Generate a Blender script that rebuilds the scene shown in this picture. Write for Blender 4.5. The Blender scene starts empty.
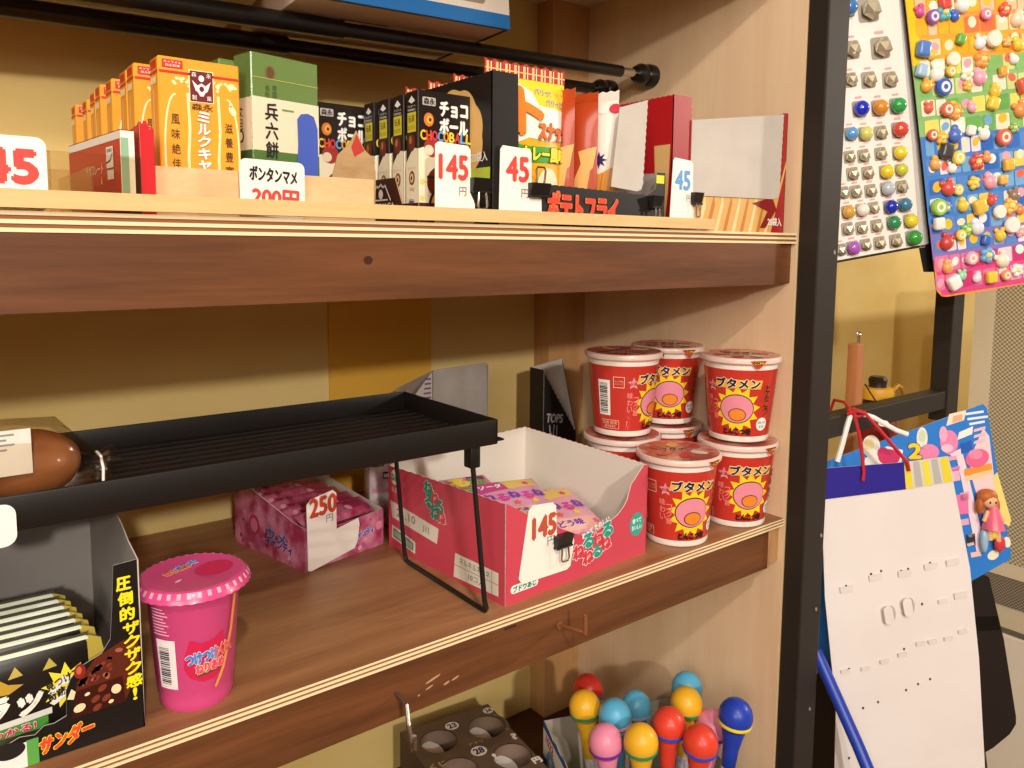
import bpy, bmesh, math, random
from math import sin, cos, pi, radians
from mathutils import Vector as V, Matrix
random.seed(7)
Z0 = 1.30                      # height of the lens above the floor; all z below are given relative to it
C = bpy.context.scene.collection
EPS = 0.00016

# ------------------------------------------------------------------ materials
def lin(c):
    if isinstance(c, str):
        c = [int(c[i:i+2], 16)/255 for i in (0, 2, 4)]
    return [x/12.92 if x <= .04045 else ((x+.055)/1.055)**2.4 for x in c]
_m = {}
def M(hexc, rough=.55, spec=.35, metal=0., noise=None, alpha=None, coat=0., trans=0., bump=None):
    key = (hexc, rough, spec, metal, noise, alpha, coat, trans, bump)
    if key in _m: return _m[key]
    m = bpy.data.materials.new('paint_'+hexc); m.use_nodes = True
    nt = m.node_tree; b = nt.nodes['Principled BSDF']
    b.inputs['Base Color'].default_value = (*lin(hexc), 1)
    b.inputs['Roughness'].default_value = rough
    b.inputs['Specular IOR Level'].default_value = spec
    b.inputs['Metallic'].default_value = metal
    b.inputs['Coat Weight'].default_value = coat
    b.inputs['Transmission Weight'].default_value = trans
    if alpha is not None: b.inputs['Alpha'].default_value = alpha
    if noise:
        sc, c2, stretch = noise[:3]
        tc = nt.nodes.new('ShaderNodeTexCoord'); mp = nt.nodes.new('ShaderNodeMapping')
        mp.inputs['Scale'].default_value = stretch
        nz = nt.nodes.new('ShaderNodeTexNoise'); nz.inputs['Scale'].default_value = sc
        nz.inputs['Detail'].default_value = 4
        rp = nt.nodes.new('ShaderNodeValToRGB')
        lo, hi = (noise[3] if len(noise) > 3 else (.35, .65))
        rp.color_ramp.elements[0].position = lo; rp.color_ramp.elements[1].position = hi
        rp.color_ramp.elements[0].color = (*lin(hexc), 1); rp.color_ramp.elements[1].color = (*lin(c2), 1)
        nt.links.new(tc.outputs['Object'], mp.inputs[0]); nt.links.new(mp.outputs[0], nz.inputs['Vector'])
        nt.links.new(nz.outputs['Fac'], rp.inputs[0]); nt.links.new(rp.outputs[0], b.inputs['Base Color'])
        if bump:
            bp = nt.nodes.new('ShaderNodeBump'); bp.inputs['Strength'].default_value = bump
            bp.inputs['Distance'].default_value = .001
            nt.links.new(nz.outputs['Fac'], bp.inputs['Height']); nt.links.new(bp.outputs[0], b.inputs['Normal'])
    _m[key] = m
    return m
def WOOD(c1, c2, scale=6, stretch=(1, 12, 12), rough=.5, c3=None):
    """grain: noise stretched along one axis, with a second finer layer"""
    key = ('wood', c1, c2, scale, stretch, rough)
    if key in _m: return _m[key]
    m = bpy.data.materials.new('wood_'+c1); m.use_nodes = True
    nt = m.node_tree; b = nt.nodes['Principled BSDF']; b.inputs['Roughness'].default_value = rough
    b.inputs['Specular IOR Level'].default_value = .3
    tc = nt.nodes.new('ShaderNodeTexCoord'); mp = nt.nodes.new('ShaderNodeMapping')
    mp.inputs['Scale'].default_value = stretch
    n1 = nt.nodes.new('ShaderNodeTexNoise'); n1.inputs['Scale'].default_value = scale
    n1.inputs['Detail'].default_value = 5; n1.inputs['Distortion'].default_value = .6
    n2 = nt.nodes.new('ShaderNodeTexNoise'); n2.inputs['Scale'].default_value = scale*7
    n2.inputs['Detail'].default_value = 3
    mx = nt.nodes.new('ShaderNodeMath'); mx.operation = 'MULTIPLY_ADD'
    mx.inputs[1].default_value = .35
    rp = nt.nodes.new('ShaderNodeValToRGB')
    rp.color_ramp.elements[0].position = .42; rp.color_ramp.elements[1].position = .92
    rp.color_ramp.elements[0].color = (*lin(c1), 1); rp.color_ramp.elements[1].color = (*lin(c2), 1)
    nt.links.new(tc.outputs['Object'], mp.inputs[0])
    for n in (n1, n2): nt.links.new(mp.outputs[0], n.inputs['Vector'])
    nt.links.new(n2.outputs['Fac'], mx.inputs[0]); nt.links.new(n1.outputs['Fac'], mx.inputs[2])
    nt.links.new(mx.outputs[0], rp.inputs[0]); nt.links.new(rp.outputs[0], b.inputs['Base Color'])
    _m[key] = m
    return m
def DOTS(c1, c2, scale, rad):
    """perforated sheet: dark round holes on a regular staggered grid"""
    m = bpy.data.materials.new('perforated_'+c1); m.use_nodes = True
    nt = m.node_tree; b = nt.nodes['Principled BSDF']; b.inputs['Roughness'].default_value = .5
    tc = nt.nodes.new('ShaderNodeTexCoord'); vo = nt.nodes.new('ShaderNodeTexVoronoi')
    vo.inputs['Randomness'].default_value = 0; vo.inputs['Scale'].default_value = scale
    vo.voronoi_dimensions = '2D'
    sp = nt.nodes.new('ShaderNodeSeparateXYZ'); cb = nt.nodes.new('ShaderNodeCombineXYZ')
    ad = nt.nodes.new('ShaderNodeMath'); ad.operation = 'ADD'; sb = nt.nodes.new('ShaderNodeMath'); sb.operation = 'SUBTRACT'
    nt.links.new(tc.outputs['Object'], sp.inputs[0])
    for n in (ad, sb):
        nt.links.new(sp.outputs['Y'], n.inputs[0]); nt.links.new(sp.outputs['Z'], n.inputs[1])
    nt.links.new(ad.outputs[0], cb.inputs[0]); nt.links.new(sb.outputs[0], cb.inputs[1])
    nt.links.new(cb.outputs[0], vo.inputs['Vector'])
    rp = nt.nodes.new('ShaderNodeValToRGB'); rp.color_ramp.elements[0].position = rad; rp.color_ramp.elements[1].position = rad+.06
    rp.color_ramp.elements[0].color = (*lin(c2), 1); rp.color_ramp.elements[1].color = (*lin(c1), 1)
    nt.links.new(vo.outputs['Distance'], rp.inputs[0]); nt.links.new(rp.outputs[0], b.inputs['Base Color'])
    return m

def FILM(hexc='ffffff', base=.05, gloss=.06, ior=1.3):
    """thin clear plastic: mostly see-through, glossier at grazing angles"""
    m = bpy.data.materials.new('clear_film'); m.use_nodes = True; nt = m.node_tree
    for n in list(nt.nodes): nt.nodes.remove(n)
    out = nt.nodes.new('ShaderNodeOutputMaterial'); tr = nt.nodes.new('ShaderNodeBsdfTransparent'); gl = nt.nodes.new('ShaderNodeBsdfGlossy')
    tr.inputs[0].default_value = (*[1-(1-c)*.5 for c in lin(hexc)], 1); gl.inputs['Roughness'].default_value = gloss
    lw = nt.nodes.new('ShaderNodeLayerWeight'); lw.inputs[0].default_value = .3; fr = nt.nodes.new('ShaderNodeMath'); fr.operation = 'MULTIPLY'; fr.inputs[1].default_value = .3; nt.links.new(lw.outputs['Fresnel'], fr.inputs[0]); ad = nt.nodes.new('ShaderNodeMath'); ad.operation = 'ADD'; ad.inputs[1].default_value = base; ad.use_clamp = True
    mx = nt.nodes.new('ShaderNodeMixShader'); nt.links.new(fr.outputs[0], ad.inputs[0]); nt.links.new(ad.outputs[0], mx.inputs[0])
    nt.links.new(tr.outputs[0], mx.inputs[1]); nt.links.new(gl.outputs[0], mx.inputs[2]); nt.links.new(mx.outputs[0], out.inputs[0])
    return m

# ------------------------------------------------------------------ text
_tx = {}
def glyphs(s):
    if s in _tx: return _tx[s]
    cu = bpy.data.curves.new('t', 'FONT'); cu.body = s; cu.size = 1; cu.resolution_u = 3
    o = bpy.data.objects.new('t', cu); C.objects.link(o)
    bpy.context.view_layer.update()
    me = o.evaluated_get(bpy.context.evaluated_depsgraph_get()).to_mesh()
    me.calc_loop_triangles()
    vs = [(v.co.x, v.co.y) for v in me.vertices]
    ts = [tuple(t.vertices) for t in me.loop_triangles]
    o.to_mesh_clear()
    bpy.data.objects.remove(o); bpy.data.curves.remove(cu)
    if not vs: vs, ts = [(0, 0), (1, 0), (0, 1)], []
    x0 = min(v[0] for v in vs); x1 = max(v[0] for v in vs); y0 = min(v[1] for v in vs); y1 = max(v[1] for v in vs)
    w = max(x1-x0, 1e-4); h = max(y1-y0, 1e-4)
    r = ([((x-(x0+x1)/2)/h, (y-(y0+y1)/2)/h) for x, y in vs], ts, w/h)
    _tx[s] = r
    return r

# ------------------------------------------------------------------ surfaces that printing can sit on
class Surf:
    step = None
    def __init__(s, O, u, v):
        s.O = V(O); s.u = V(u).normalized(); s.v = V(v).normalized(); s.n = s.u.cross(s.v)
    def __call__(s, x, y, k=0): return s.O + s.u*x + s.v*y + s.n*(k*EPS)
class CupSurf(Surf):
    """tapered round wall: x is the arc in metres at radius r0, y is the height; x = 0 faces angle a0"""
    def __init__(s, r_of_z, r0, a0, step=.005):
        s.r = r_of_z; s.r0 = r0; s.a0 = a0; s.step = (step, None)
    def __call__(s, x, y, k=0):
        a = s.a0 + x/s.r0; r = s.r(y) + k*EPS*1.3
        return V((r*cos(a), r*sin(a), y))
class FnSurf(Surf):
    def __init__(s, fn, step): s.fn = fn; s.step = step
    def __call__(s, x, y, k=0): return s.fn(x, y, k*EPS*1.3)

def clip_poly(poly, ax, lo, hi):
    for sgn, lim in ((1, lo), (-1, hi)):
        out = []
        for i in range(len(poly)):
            a, b = poly[i-1], poly[i]
            da, db = sgn*(a[ax]-lim), sgn*(b[ax]-lim)
            if (da >= 0) != (db >= 0):
                t = da/(da-db); out.append((a[0]+(b[0]-a[0])*t, a[1]+(b[1]-a[1])*t))
            if db >= 0: out.append(b)
        poly = out
        if len(poly) < 3: return []
    return poly
def slices(poly, step):
    res = [poly]
    for ax in (0, 1):
        st = step[ax]
        if not st: continue
        new = []
        for p in res:
            lo = min(q[ax] for q in p); hi = max(q[ax] for q in p)
            for i in range(math.floor(lo/st), math.floor(hi/st)+1):
                c = clip_poly(p, ax, i*st, (i+1)*st)
                if c: new.append(c)
        res = new
    return res

# ------------------------------------------------------------------ mesh builder: everything added becomes ONE mesh
class MB:
    def __init__(s): s.v = []; s.f = []; s.m = []; s.mats = []
    def mi(s, mat):
        if mat not in s.mats: s.mats.append(mat)
        return s.mats.index(mat)
    def add(s, vs, fs, mat):
        b = len(s.v); s.v += [tuple(v) for v in vs]; i = s.mi(mat)
        for f in fs: s.f.append([b+k for k in f]); s.m.append(i)
        return s
    def box(s, a, b, mat, top=None, front=None):
        x0, y0, z0 = a; x1, y1, z1 = b
        vs = [(x0,y0,z0),(x1,y0,z0),(x1,y1,z0),(x0,y1,z0),(x0,y0,z1),(x1,y0,z1),(x1,y1,z1),(x0,y1,z1)]
        s.add(vs, [(3,2,1,0),(1,2,6,5),(2,3,7,6),(3,0,4,7)], mat)
        s.add(vs, [(4,5,6,7)], top or mat); s.add(vs, [(0,1,5,4)], front or mat)
        return s
    def rbox(s, a, b, mat, r=.002, n=2):
        """box with rounded edges"""
        bm = bmesh.new(); bmesh.ops.create_cube(bm, size=1)
        for v in bm.verts: v.co = V([a[i]+(v.co[i]+.5)*(b[i]-a[i]) for i in range(3)])
        bmesh.ops.bevel(bm, geom=bm.edges[:], offset=r, segments=n, affect='EDGES', profile=.5)
        s.bm(bm, mat); return s
    def bm(s, bm, mat, mtx=None):
        bm.verts.ensure_lookup_table(); bm.verts.index_update()
        vs = [(mtx @ v.co if mtx else v.co) for v in bm.verts]
        s.add(vs, [[v.index for v in f.verts] for f in bm.faces], mat); bm.free(); return s
    def lathe(s, prof, mats, n=48, c=(0, 0, 0), mtx=None, caps=True):
        vs = []; 
        for r, z in prof:
            for i in range(n):
                a = 2*pi*i/n; p = V((r*cos(a), r*sin(a), z))
                p = (mtx @ p) if mtx else p + V(c)
                vs.append(p)
        for j in range(len(prof)-1):
            mt = mats[j] if isinstance(mats, (list, tuple)) else mats
            b = len(s.v) if j == 0 else b
            if j == 0: s.v += [tuple(v) for v in vs]
            k = s.mi(mt)
            for i in range(n):
                i2 = (i+1) % n
                s.f.append([b+j*n+i, b+j*n+i2, b+(j+1)*n+i2, b+(j+1)*n+i]); s.m.append(k)
        for j, fl in ((0, True), (len(prof)-1, False)):
            if caps and prof[j][0] > 1e-6:
                ring = [b+j*n+i for i in range(n)]
                s.f.append(ring[::-1] if fl else ring)
                mt = (mats[0] if fl else mats[-1]) if isinstance(mats, (list, tuple)) else mats
                s.m.append(s.mi(mt))
        return s
    def tube(s, pts, r, mat, n=10, r2=None, caps=True):
        pts = [V(p) for p in pts]; rings = []
        prev = None
        for i, p in enumerate(pts):
            t = (pts[min(i+1, len(pts)-1)]-pts[max(i-1, 0)]).normalized()
            if prev is None:
                prev = t.orthogonal().normalized()
            nrm = (prev - t*prev.dot(t)).normalized(); prev = nrm; bi = t.cross(nrm)
            rr = r if r2 is None else r+(r2-r)*i/(len(pts)-1)
            rings.append([p+nrm*rr*cos(2*pi*k/n)+bi*rr*sin(2*pi*k/n) for k in range(n)])
        vs = [q for R in rings for q in R]; fs = []
        for i in range(len(pts)-1):
            for k in range(n):
                fs.append((i*n+k, i*n+(k+1) % n, (i+1)*n+(k+1) % n, (i+1)*n+k))
        if caps: fs += [tuple(range(n))[::-1], tuple((len(pts)-1)*n+k for k in range(n))]
        return s.add(vs, fs, mat)
    def slab(s, S, poly, t, mat, back=None, edge=None):
        """planar outline on S, thickness t going back from it"""
        n = len(poly); k = -t/EPS
        top = [S(x, y, 0) for x, y in poly]; bot = [S(x, y, k) for x, y in poly]
        tris = tess(poly)
        s.add(top, tris, mat); s.add(bot, [tr[::-1] for tr in tris], back or mat)
        s.add(top+bot, [(i, n+i, n+(i+1) % n, (i+1) % n) for i in range(n)], edge or back or mat)
        return s
    # ---- printing
    def poly(s, S, pts, mat, k=1):
        for tr in tess(pts):
            p = [pts[i] for i in tr]
            if S.step:
                for q in slices(p, S.step): s.add([S(x, y, k) for x, y in q], [tuple(range(len(q)))], mat)
            else: s.add([S(x, y, k) for x, y in p], [tuple(range(len(p)))], mat)
        return s
    def rect(s, S, x0, y0, x1, y1, mat, k=1): return s.poly(S, [(x0, y0), (x1, y0), (x1, y1), (x0, y1)], mat, k)
    def rrect(s, S, x0, y0, x1, y1, r, mat, k=1): return s.poly(S, rr(x0, y0, x1, y1, r), mat, k)
    def ell(s, S, cx, cy, rx, ry, mat, k=1, n=28, rot=0): return s.poly(S, el(cx, cy, rx, ry, n, rot), mat, k)
    def star(s, S, cx, cy, r1, r2, n, mat, k=1, rot=0, sx=1):
        return s.poly(S, [(cx+sx*(r1 if i % 2 == 0 else r2)*cos(rot+pi*i/n), cy+(r1 if i % 2 == 0 else r2)*sin(rot+pi*i/n)) for i in range(2*n)], mat, k)
    def frame(s, S, x0, y0, x1, y1, t, mat, k=1):
        s.rect(S, x0, y0, x1, y0+t, mat, k); s.rect(S, x0, y1-t, x1, y1, mat, k)
        s.rect(S, x0, y0+t, x0+t, y1-t, mat, k); s.rect(S, x1-t, y0+t, x1, y1-t, mat, k); return s
    def line(s, S, pts, w, mat, k=1):
        for a, b in zip(pts, pts[1:]):
            d = V((b[0]-a[0], b[1]-a[1])); L = d.length or 1e-9; n = V((-d.y, d.x))/L*w/2; e = d/L*w*.3
            s.poly(S, [(a[0]-n.x-e.x, a[1]-n.y-e.y), (b[0]-n.x+e.x, b[1]-n.y+e.y), (b[0]+n.x+e.x, b[1]+n.y+e.y), (a[0]+n.x-e.x, a[1]+n.y-e.y)], mat, k)
        return s
    def text(s, S, st, cx, cy, w, h, mat, k=1, bold=0., rot=0., out=None, shear=0.):
        vs, ts, asp = glyphs(st)
        if h is None: h = w/asp
        if w is None: w = h*asp
        sx = w/asp; ca, sa = cos(rot), sin(rot)
        def put(dx, dy, mt, kk):
            P = []
            for x, y in vs:
                X = x*sx + shear*y*h + dx; Y = y*h + dy
                P.append((cx+X*ca-Y*sa, cy+X*sa+Y*ca))
            if S.step:
                for t in ts:
                    for q in slices([P[i] for i in t], S.step): s.add([S(x, y, kk) for x, y in q], [tuple(range(len(q)))], mt)
            else: s.add([S(x, y, kk) for x, y in P], ts, mt)
        if out:
            mt, d = out
            for i in range(8): put(d*cos(pi*i/4), d*sin(pi*i/4), mt, k+.02*i)
            k += 1
        b = bold*h
        offs = [(0, 0)] if not b else [(-b, 0), (b, 0), (0, b), (0, -b)]
        for i, (dx, dy) in enumerate(offs): put(dx, dy, mat, k+.02*i)
        return s
    def vtext(s, S, st, cx, ytop, w, h, gap, mat, k=1, bold=0., out=None, rot=0., dx=0.):
        for i, ch in enumerate(st): s.text(S, ch, cx+dx*i, ytop-h/2-i*(h+gap), w*(.2 if ch == '!' else 1), h, mat, k, bold, rot, out)
        return s
    def barcode(s, S, x0, y0, x1, y1, white, black, k=1, vert=False):
        rnd = random.Random(3); s.rect(S, x0, y0, x1, y1, white, k)
        a, b = (y0, y1) if vert else (x0, x1); L = b-a; p = a+L*.06
        while p < b-L*.08:
            w = L*rnd.choice([.012, .02, .03])
            if vert: s.rect(S, x0+(x1-x0)*.12, p, x1-(x1-x0)*.2, p+w, black, k+1)
            else: s.rect(S, p, y0+(y1-y0)*.2, p+w, y1-(y1-y0)*.08, black, k+1)
            p += w+L*rnd.choice([.014, .022, .03])
        return s
    def build(s, name, parent=None, loc=None, rotz=0., smooth=35, label=None):
        me = bpy.data.meshes.new(name)
        me.from_pydata(s.v, [], s.f)
        for m in s.mats: me.materials.append(m)
        me.polygons.foreach_set('material_index', s.m)
        if smooth:
            me.polygons.foreach_set('use_smooth', [True]*len(s.f))
        me.update(); me.validate()
        if smooth:
            bm = bmesh.new(); bm.from_mesh(me); bmesh.ops.remove_doubles(bm, verts=bm.verts[:], dist=2e-6); bm.to_mesh(me); bm.free()
            me.set_sharp_from_angle(angle=radians(smooth))
        o = bpy.data.objects.new(name, me); C.objects.link(o)
        if parent: o.parent = parent
        if loc is not None: o.location = (loc[0], loc[1], loc[2]+(0 if parent else Z0)); o.rotation_euler = (0, 0, rotz)
        elif not parent: o.location = (0, 0, Z0)
        if label: o['label'] = label
        return o
from mathutils.geometry import tessellate_polygon
def tess(pts):
    t = tessellate_polygon([[V((x, y, 0)) for x, y in pts]])
    A = sum(pts[i-1][0]*pts[i][1]-pts[i][0]*pts[i-1][1] for i in range(len(pts)))
    out = []
    for a, b, c in t:
        ar = (pts[b][0]-pts[a][0])*(pts[c][1]-pts[a][1])-(pts[c][0]-pts[a][0])*(pts[b][1]-pts[a][1])
        out.append((a, b, c) if ar > 0 else (a, c, b))
    return out
def rr(x0, y0, x1, y1, r, n=5):
    o = []
    for cx, cy, a in ((x1-r, y1-r, 0), (x0+r, y1-r, pi/2), (x0+r, y0+r, pi), (x1-r, y0+r, 1.5*pi)):
        o += [(cx+r*cos(a+pi/2*i/n), cy+r*sin(a+pi/2*i/n)) for i in range(n+1)]
    return o
def el(cx, cy, rx, ry, n=28, rot=0):
    return [(cx+rx*cos(2*pi*i/n)*cos(rot)-ry*sin(2*pi*i/n)*sin(rot), cy+rx*cos(2*pi*i/n)*sin(rot)+ry*sin(2*pi*i/n)*cos(rot)) for i in range(n)]
def thing(name, label, cat, loc=(0, 0, 0), rotz=0., group=None):
    o = bpy.data.objects.new(name, None); C.objects.link(o); o.empty_display_size = .01
    o.location = (loc[0], loc[1], loc[2]+Z0); o.rotation_euler = (0, 0, rotz)
    return tag(o, label, cat, group)
def tag(o, label, cat, group=None):
    o['label'] = label; o['category'] = cat
    if group: o['group'] = group
    return o
def struct(o): o['kind'] = 'structure'; return o
def clone(root, label=None, loc=None, rotz=None):
    r = root.copy(); C.objects.link(r)
    if loc is not None: r.location = (loc[0], loc[1], loc[2]+Z0)
    if rotz is not None: r.rotation_euler = (0, 0, rotz)
    if label: r['label'] = label
    for ch in list(root.children):
        c = ch.copy(); C.objects.link(c); c.parent = r
        for g in ch.children:
            d = g.copy(); C.objects.link(d); d.parent = c
    return r
def FRONT(x, y, z): return Surf((x, y, z), (1, 0, 0), (0, 0, 1))        # faces -Y
def LEFT(x, y, z): return Surf((x, y, z), (0, -1, 0), (0, 0, 1))        # faces -X, local x runs towards the viewer
def TOP(x, y, z): return Surf((x, y, z), (1, 0, 0), (0, 1, 0))

# ------------------------------------------------------------------ common paints
WHITE = M('f4efe6', .55); PAPER = M('efe8dc', .7); BLACK = M('14110f', .45); INK = M('1c1614', .6)
RED = M('c92a22', .45); PINK = M('e0457c', .4); YEL = M('f5d21e', .45); GREEN = M('4f9a3c', .5)
GREYBOARD = M('cbc2b8', .8, noise=(30, 'c2b9af', (1, 1, 1))); KRAFT = M('b9966a', .8, noise=(60, 'a9865c', (1, 1, 3)))
STEEL = M('c9c3ba', .25, .5, 1.); BLUE = M('2b5fb8', .45); ORANGE = M('ef8a1f', .45); TEAL = M('1d9c8c', .5)
CREAM = M('f2e3bd', .5); BROWN = M('4a2115', .5); ORED = M('e2542f', .5)

ZU, ZL, ZB = .0135, -.2402, -.545     # tops of the three shelves
YF, YW = .390, .683                   # shelf front, wall

# ================================================================== THE SETTING
XR = 2.6
wallm = M('e0c684', .75, .2, noise=(5, 'd6b870', (1, 1, 2)))
w = MB().box((-1.6, YW, -Z0), (XR, YW+.08, 1.1), wallm); struct(w.build('wall_back', smooth=0))
w = MB().box((XR, -3.2, -Z0), (XR+.08, YW+.08, 1.1), M('7a6a54', .8)); struct(w.build('wall_right', smooth=0))
w = MB().box((-1.68, -3.2, -Z0), (-1.6, YW+.08, 1.1), M('7a6a54', .8)); struct(w.build('wall_left', smooth=0))
w = MB().box((-1.68, -3.28, -Z0), (XR+.08, -3.2, 1.1), M('7a6a54', .8)); struct(w.build('wall_front', smooth=0))
w = MB().box((-1.68, -3.28, -Z0-.06), (XR+.08, YW+.08, -Z0), WOOD('6b4a30', '8a6544', 2, (1, 8, 1))); struct(w.build('floor', smooth=0))
w = MB().box((-1.68, -3.28, 1.1), (XR+.08, YW+.08, 1.16), M('8a7c68', .8)); struct(w.build('ceiling', smooth=0))

# ================================================================== SHELVING UNIT
maple = WOOD('dfbb95', 'ebcda9', 3, (9, 9, 1), .45)
mapleedge = M('d9b98a', .6)
brownb = WOOD('53301a', '744628', 5, (1, 14, 14), .5)
ply1, ply2 = M('f0d8ac', .6), M('8a5630', .7)
walnut = WOOD('85583a', 'ab7b52', 5, (1, 10, 10), .38)
lathm = WOOD('d9ae74', 'e9c48c', 6, (1, 14, 14), .5)
unit = thing('shelving_unit', 'brown and maple wooden shelving unit holding all the snacks', 'shelf', (.1, .54, -Z0))
def up(mb, name, label=None):
    o = mb.build(name, unit, smooth=0); o.location = (-.1, -.54, Z0); 
    if label: o['label'] = label
    return o
XL = -.46
b = MB().box((.611, YF, -Z0), (.6295, YW, .2715), maple, front=mapleedge); up(b, 'side_panel')
b = MB().box((XL-.018, YF, -Z0), (XL, YW, .2715), maple, front=mapleedge); up(b, 'side_panel')
b = MB().box((.5585, .657, -Z0), (.6108, YW-.0003, .2625), WOOD('b98a58', 'c99a66', 4, (8, 8, 1), .5)); up(b, 'back_post')
def plyshelf(z1, t, x1, topm):
    b = MB(); n = 5; h = t/n
    for i in range(n):
        mt = ply1 if i % 2 == 0 else ply2
        in_ = .0006 if i % 2 else 0
        b.box((XL, YF+in_, z1-t+h*i), (x1, YW-.0005, z1-t+h*(i+1)), mt, top=topm if i == n-1 else None)
    return up(b, 'shelf_board')
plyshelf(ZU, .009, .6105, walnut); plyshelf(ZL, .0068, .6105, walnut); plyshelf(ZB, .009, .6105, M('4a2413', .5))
b = MB()
b.box((XL, YF, .2625), (.6105, YW-.0005, .2715), M('e8dcc0', .6)); up(b, 'shelf_board')
for z1, z0 in ((ZU-.009, -.0300), (ZL-.0068, -.2810), (ZB-.009, -.587), (.2625, .238)):
    b = MB().box((XL, YF+.0006, z0), (.5885, YF+.0185, z1), brownb)
    if z1 < -.2 and z1 > -.3:   # pale scuffs on the lower rail
        S = FRONT(0, YF+.0006, 0)
        for (x, z, a, c) in ((.242, -.2645, .012, .0016), (.2395, -.269, .006, .0012), (.252, -.2705, .005, .0016), (.2585, -.2695, .006, .0014), (.232, -.2715, .002, .001)):
            b.ell(S, x, z, a/2, c/2, M('b98a66', .8), 1, 8, .25)
        b.rect(S, .2965, -.2500, .3065, -.2485, M('3a1c0e', .8), 1)
    if z1 > -.05 and z1 < .1:
        S = FRONT(0, YF+.0006, 0)
        b.ell(S, .2010, -.008, .0028, .0024, M('3a1b0c', .8), 1, 12)
    up(b, 'front_rail')
    if z1 > .2: continue
    b = MB().box((.589, YF+.005, z0+.0006), (.6106, .6565, z1), brownb if z1 > -.1 else WOOD('a87a52', 'c89a6c', 30, (4, 1, 1)))
    up(b, 'cleat')
b = MB().box((XL, YF-.0035, ZU+.0012), (.4945, YF+.0035, .0224), lathm); up(b, 'lip_lath', 'pale lath along the front of the upper shelf')
b = MB().tube([(.344, .3908, -.2601), (.344, .3635, -.2556), (.344, .3635, -.2562), (.3435, .3635, -.2422)], .00125, M('9a6240', .4, .5, .4), 8)
b.lathe([(0, 0), (.0028, 0), (.0028, .0012), (0, .0012)], M('9a6240', .4, .5, .4), 12, mtx=Matrix.Translation((.344, .390, -.2601)) @ Matrix.Rotation(pi/2, 4, 'X'))
up(b, 'screw_hook', 'copper coloured square screw hook')
b = MB().tube([(.2163, .391, -.2644), (.2163, .378, -.266), (.2135, .371, -.274), (.211, .363, -.2795), (.2085, .357, -.2800), (.2075, .354, -.2765), (.2075, .354, -.2700)], .0013, M('8f8378', .3, .5, .9), 8)
up(b, 'screw_hook', 'grey wire screw hook')

# ================================================================== BLACK DISPLAY RACK
rackm = M('2a221c', .6, .3)
rack = thing('display_rack', 'black square tube rack with a post beside the shelves and a rail', 'rack', (.62, .38, -Z0))
def rp(mb, name):
    o = mb.build(name, rack, smooth=0); o.location = (-.62, -.38, Z0); return o
b = MB().rbox((.6125, .3705, -Z0), (.6446, .3893, .62), rackm, .0012)
for x, z in ((.6385, -.0025), (.6395, -.2565), (.6370, -.3250), (.6345, -.42)):
    b.ell(FRONT(0, .3705, 0), x, z, .0014, .0022, M('9a9088', .6), 1, 8, .5)
rp(b, 'post')
b = MB().rbox((.6446, .385, -.1755), (.9060, .403, -.1555), rackm, .001)
rp(b, 'rail')
b = MB().rbox((.9060, .3830, -.19), (.9330, .403, .62), rackm, .001); rp(b, 'post')
b = MB().rbox((.6446, .385, .45), (.9060, .403, .47), rackm, .001); rp(b, 'rail')

# ================================================================== TENSION RODS AND CARTONS UNDER THE TOP
rodm = M('17120f', .3, .5)
def rod(y, zl, zr, xs, label):
    t = thing('tension_rod', label, 'rod', (.075, y, (zl+zr)/2), group='black tension rods')
    f = lambda x: (x-.075, 0, zl+(zr-zl)*(x+.46)/1.07-(zl+zr)/2)
    MB().tube([f(xs), f(.566 if y < .6 else .583)], .0056, rodm, 16).build('thin_tube', t)
    MB().tube([f(-.44), f(xs)], .0070, rodm, 16).build('thick_tube', t)
    MB().tube([f(.566 if y < .6 else .583), f(.592)], .0042, STEEL, 12).build('screw_shaft', t)
    for a, c in ((.586, .6107), (-.4597, -.436)):
        x0, x1 = f(a), f(c)
        if c > 0: x1 = (x1[0], 0, x0[2]); 
        else: x0 = (x0[0], 0, x1[2])
        m = Matrix.Translation(x0) @ Matrix.Rotation(pi/2, 4, 'Y')
        L = x1[0]-x0[0]; pr = [(.0070, 0), (.0105, L*.25), (.0105, L*.45), (.0090, L*.55), (.0115, L*.7), (.0115, L)]
        if c < 0: pr = [(r, L-z) for r, z in pr][::-1]
        MB().lathe(pr, rodm, 20, mtx=m).build('end_cap', t)
    return t
rod(.5626, .1355, .1740, .27, 'front black tension rod, nearer of the pair above the snacks')
rod(.6212, .1388, .1677, .25, 'rear black tension rod, closer to the wall')

# big white and blue carton resting on the rods
ct = thing('carton', 'white carton with blue edge band resting on the rods at top', 'carton', (.398, .522, .1752))
ct.rotation_euler = (radians(-2.5), radians(-2.06), 0)
b = MB(); ub = M('dcc6ac', .8); bl = M('1f6fb5', .5)
b.rbox((-.1755, 0, 0), (0, .125, .070), ub, .001)
S = FRONT(-.1755, 0, 0)
b.rect(S, 0, 0, .1755, .011, bl, 1); b.rect(S, 0, .011, .1755, .07, M('e9dccb', .6), 1)
b.rrect(S, .108, .016, .152, .028, .004, M('a58a72', .7), 2)
U = Surf((-.1755, .125, 0), (1, 0, 0), (0, -1, 0))
b.rect(U, 0, .1215, .1755, .125, bl, 1); b.rect(U, .172, 0, .1755, .1215, INK, 1)
for i in range(3): b.rect(U, .045+.02*i, .085-.006*i, .085+.02*i, .088-.006*i, M('8a6a50', .7), 1)
b.ell(U, .112, .075, .006, .0045, M('6a5040', .7), 1)
b.build('carton_body', ct, smooth=30)
ct2 = thing('carton', 'brown carton resting on the rods in the left corner', 'carton', (.205, .530, .1715))
ct2.rotation_euler = (radians(-2.5), radians(-2.06), 0)
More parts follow.
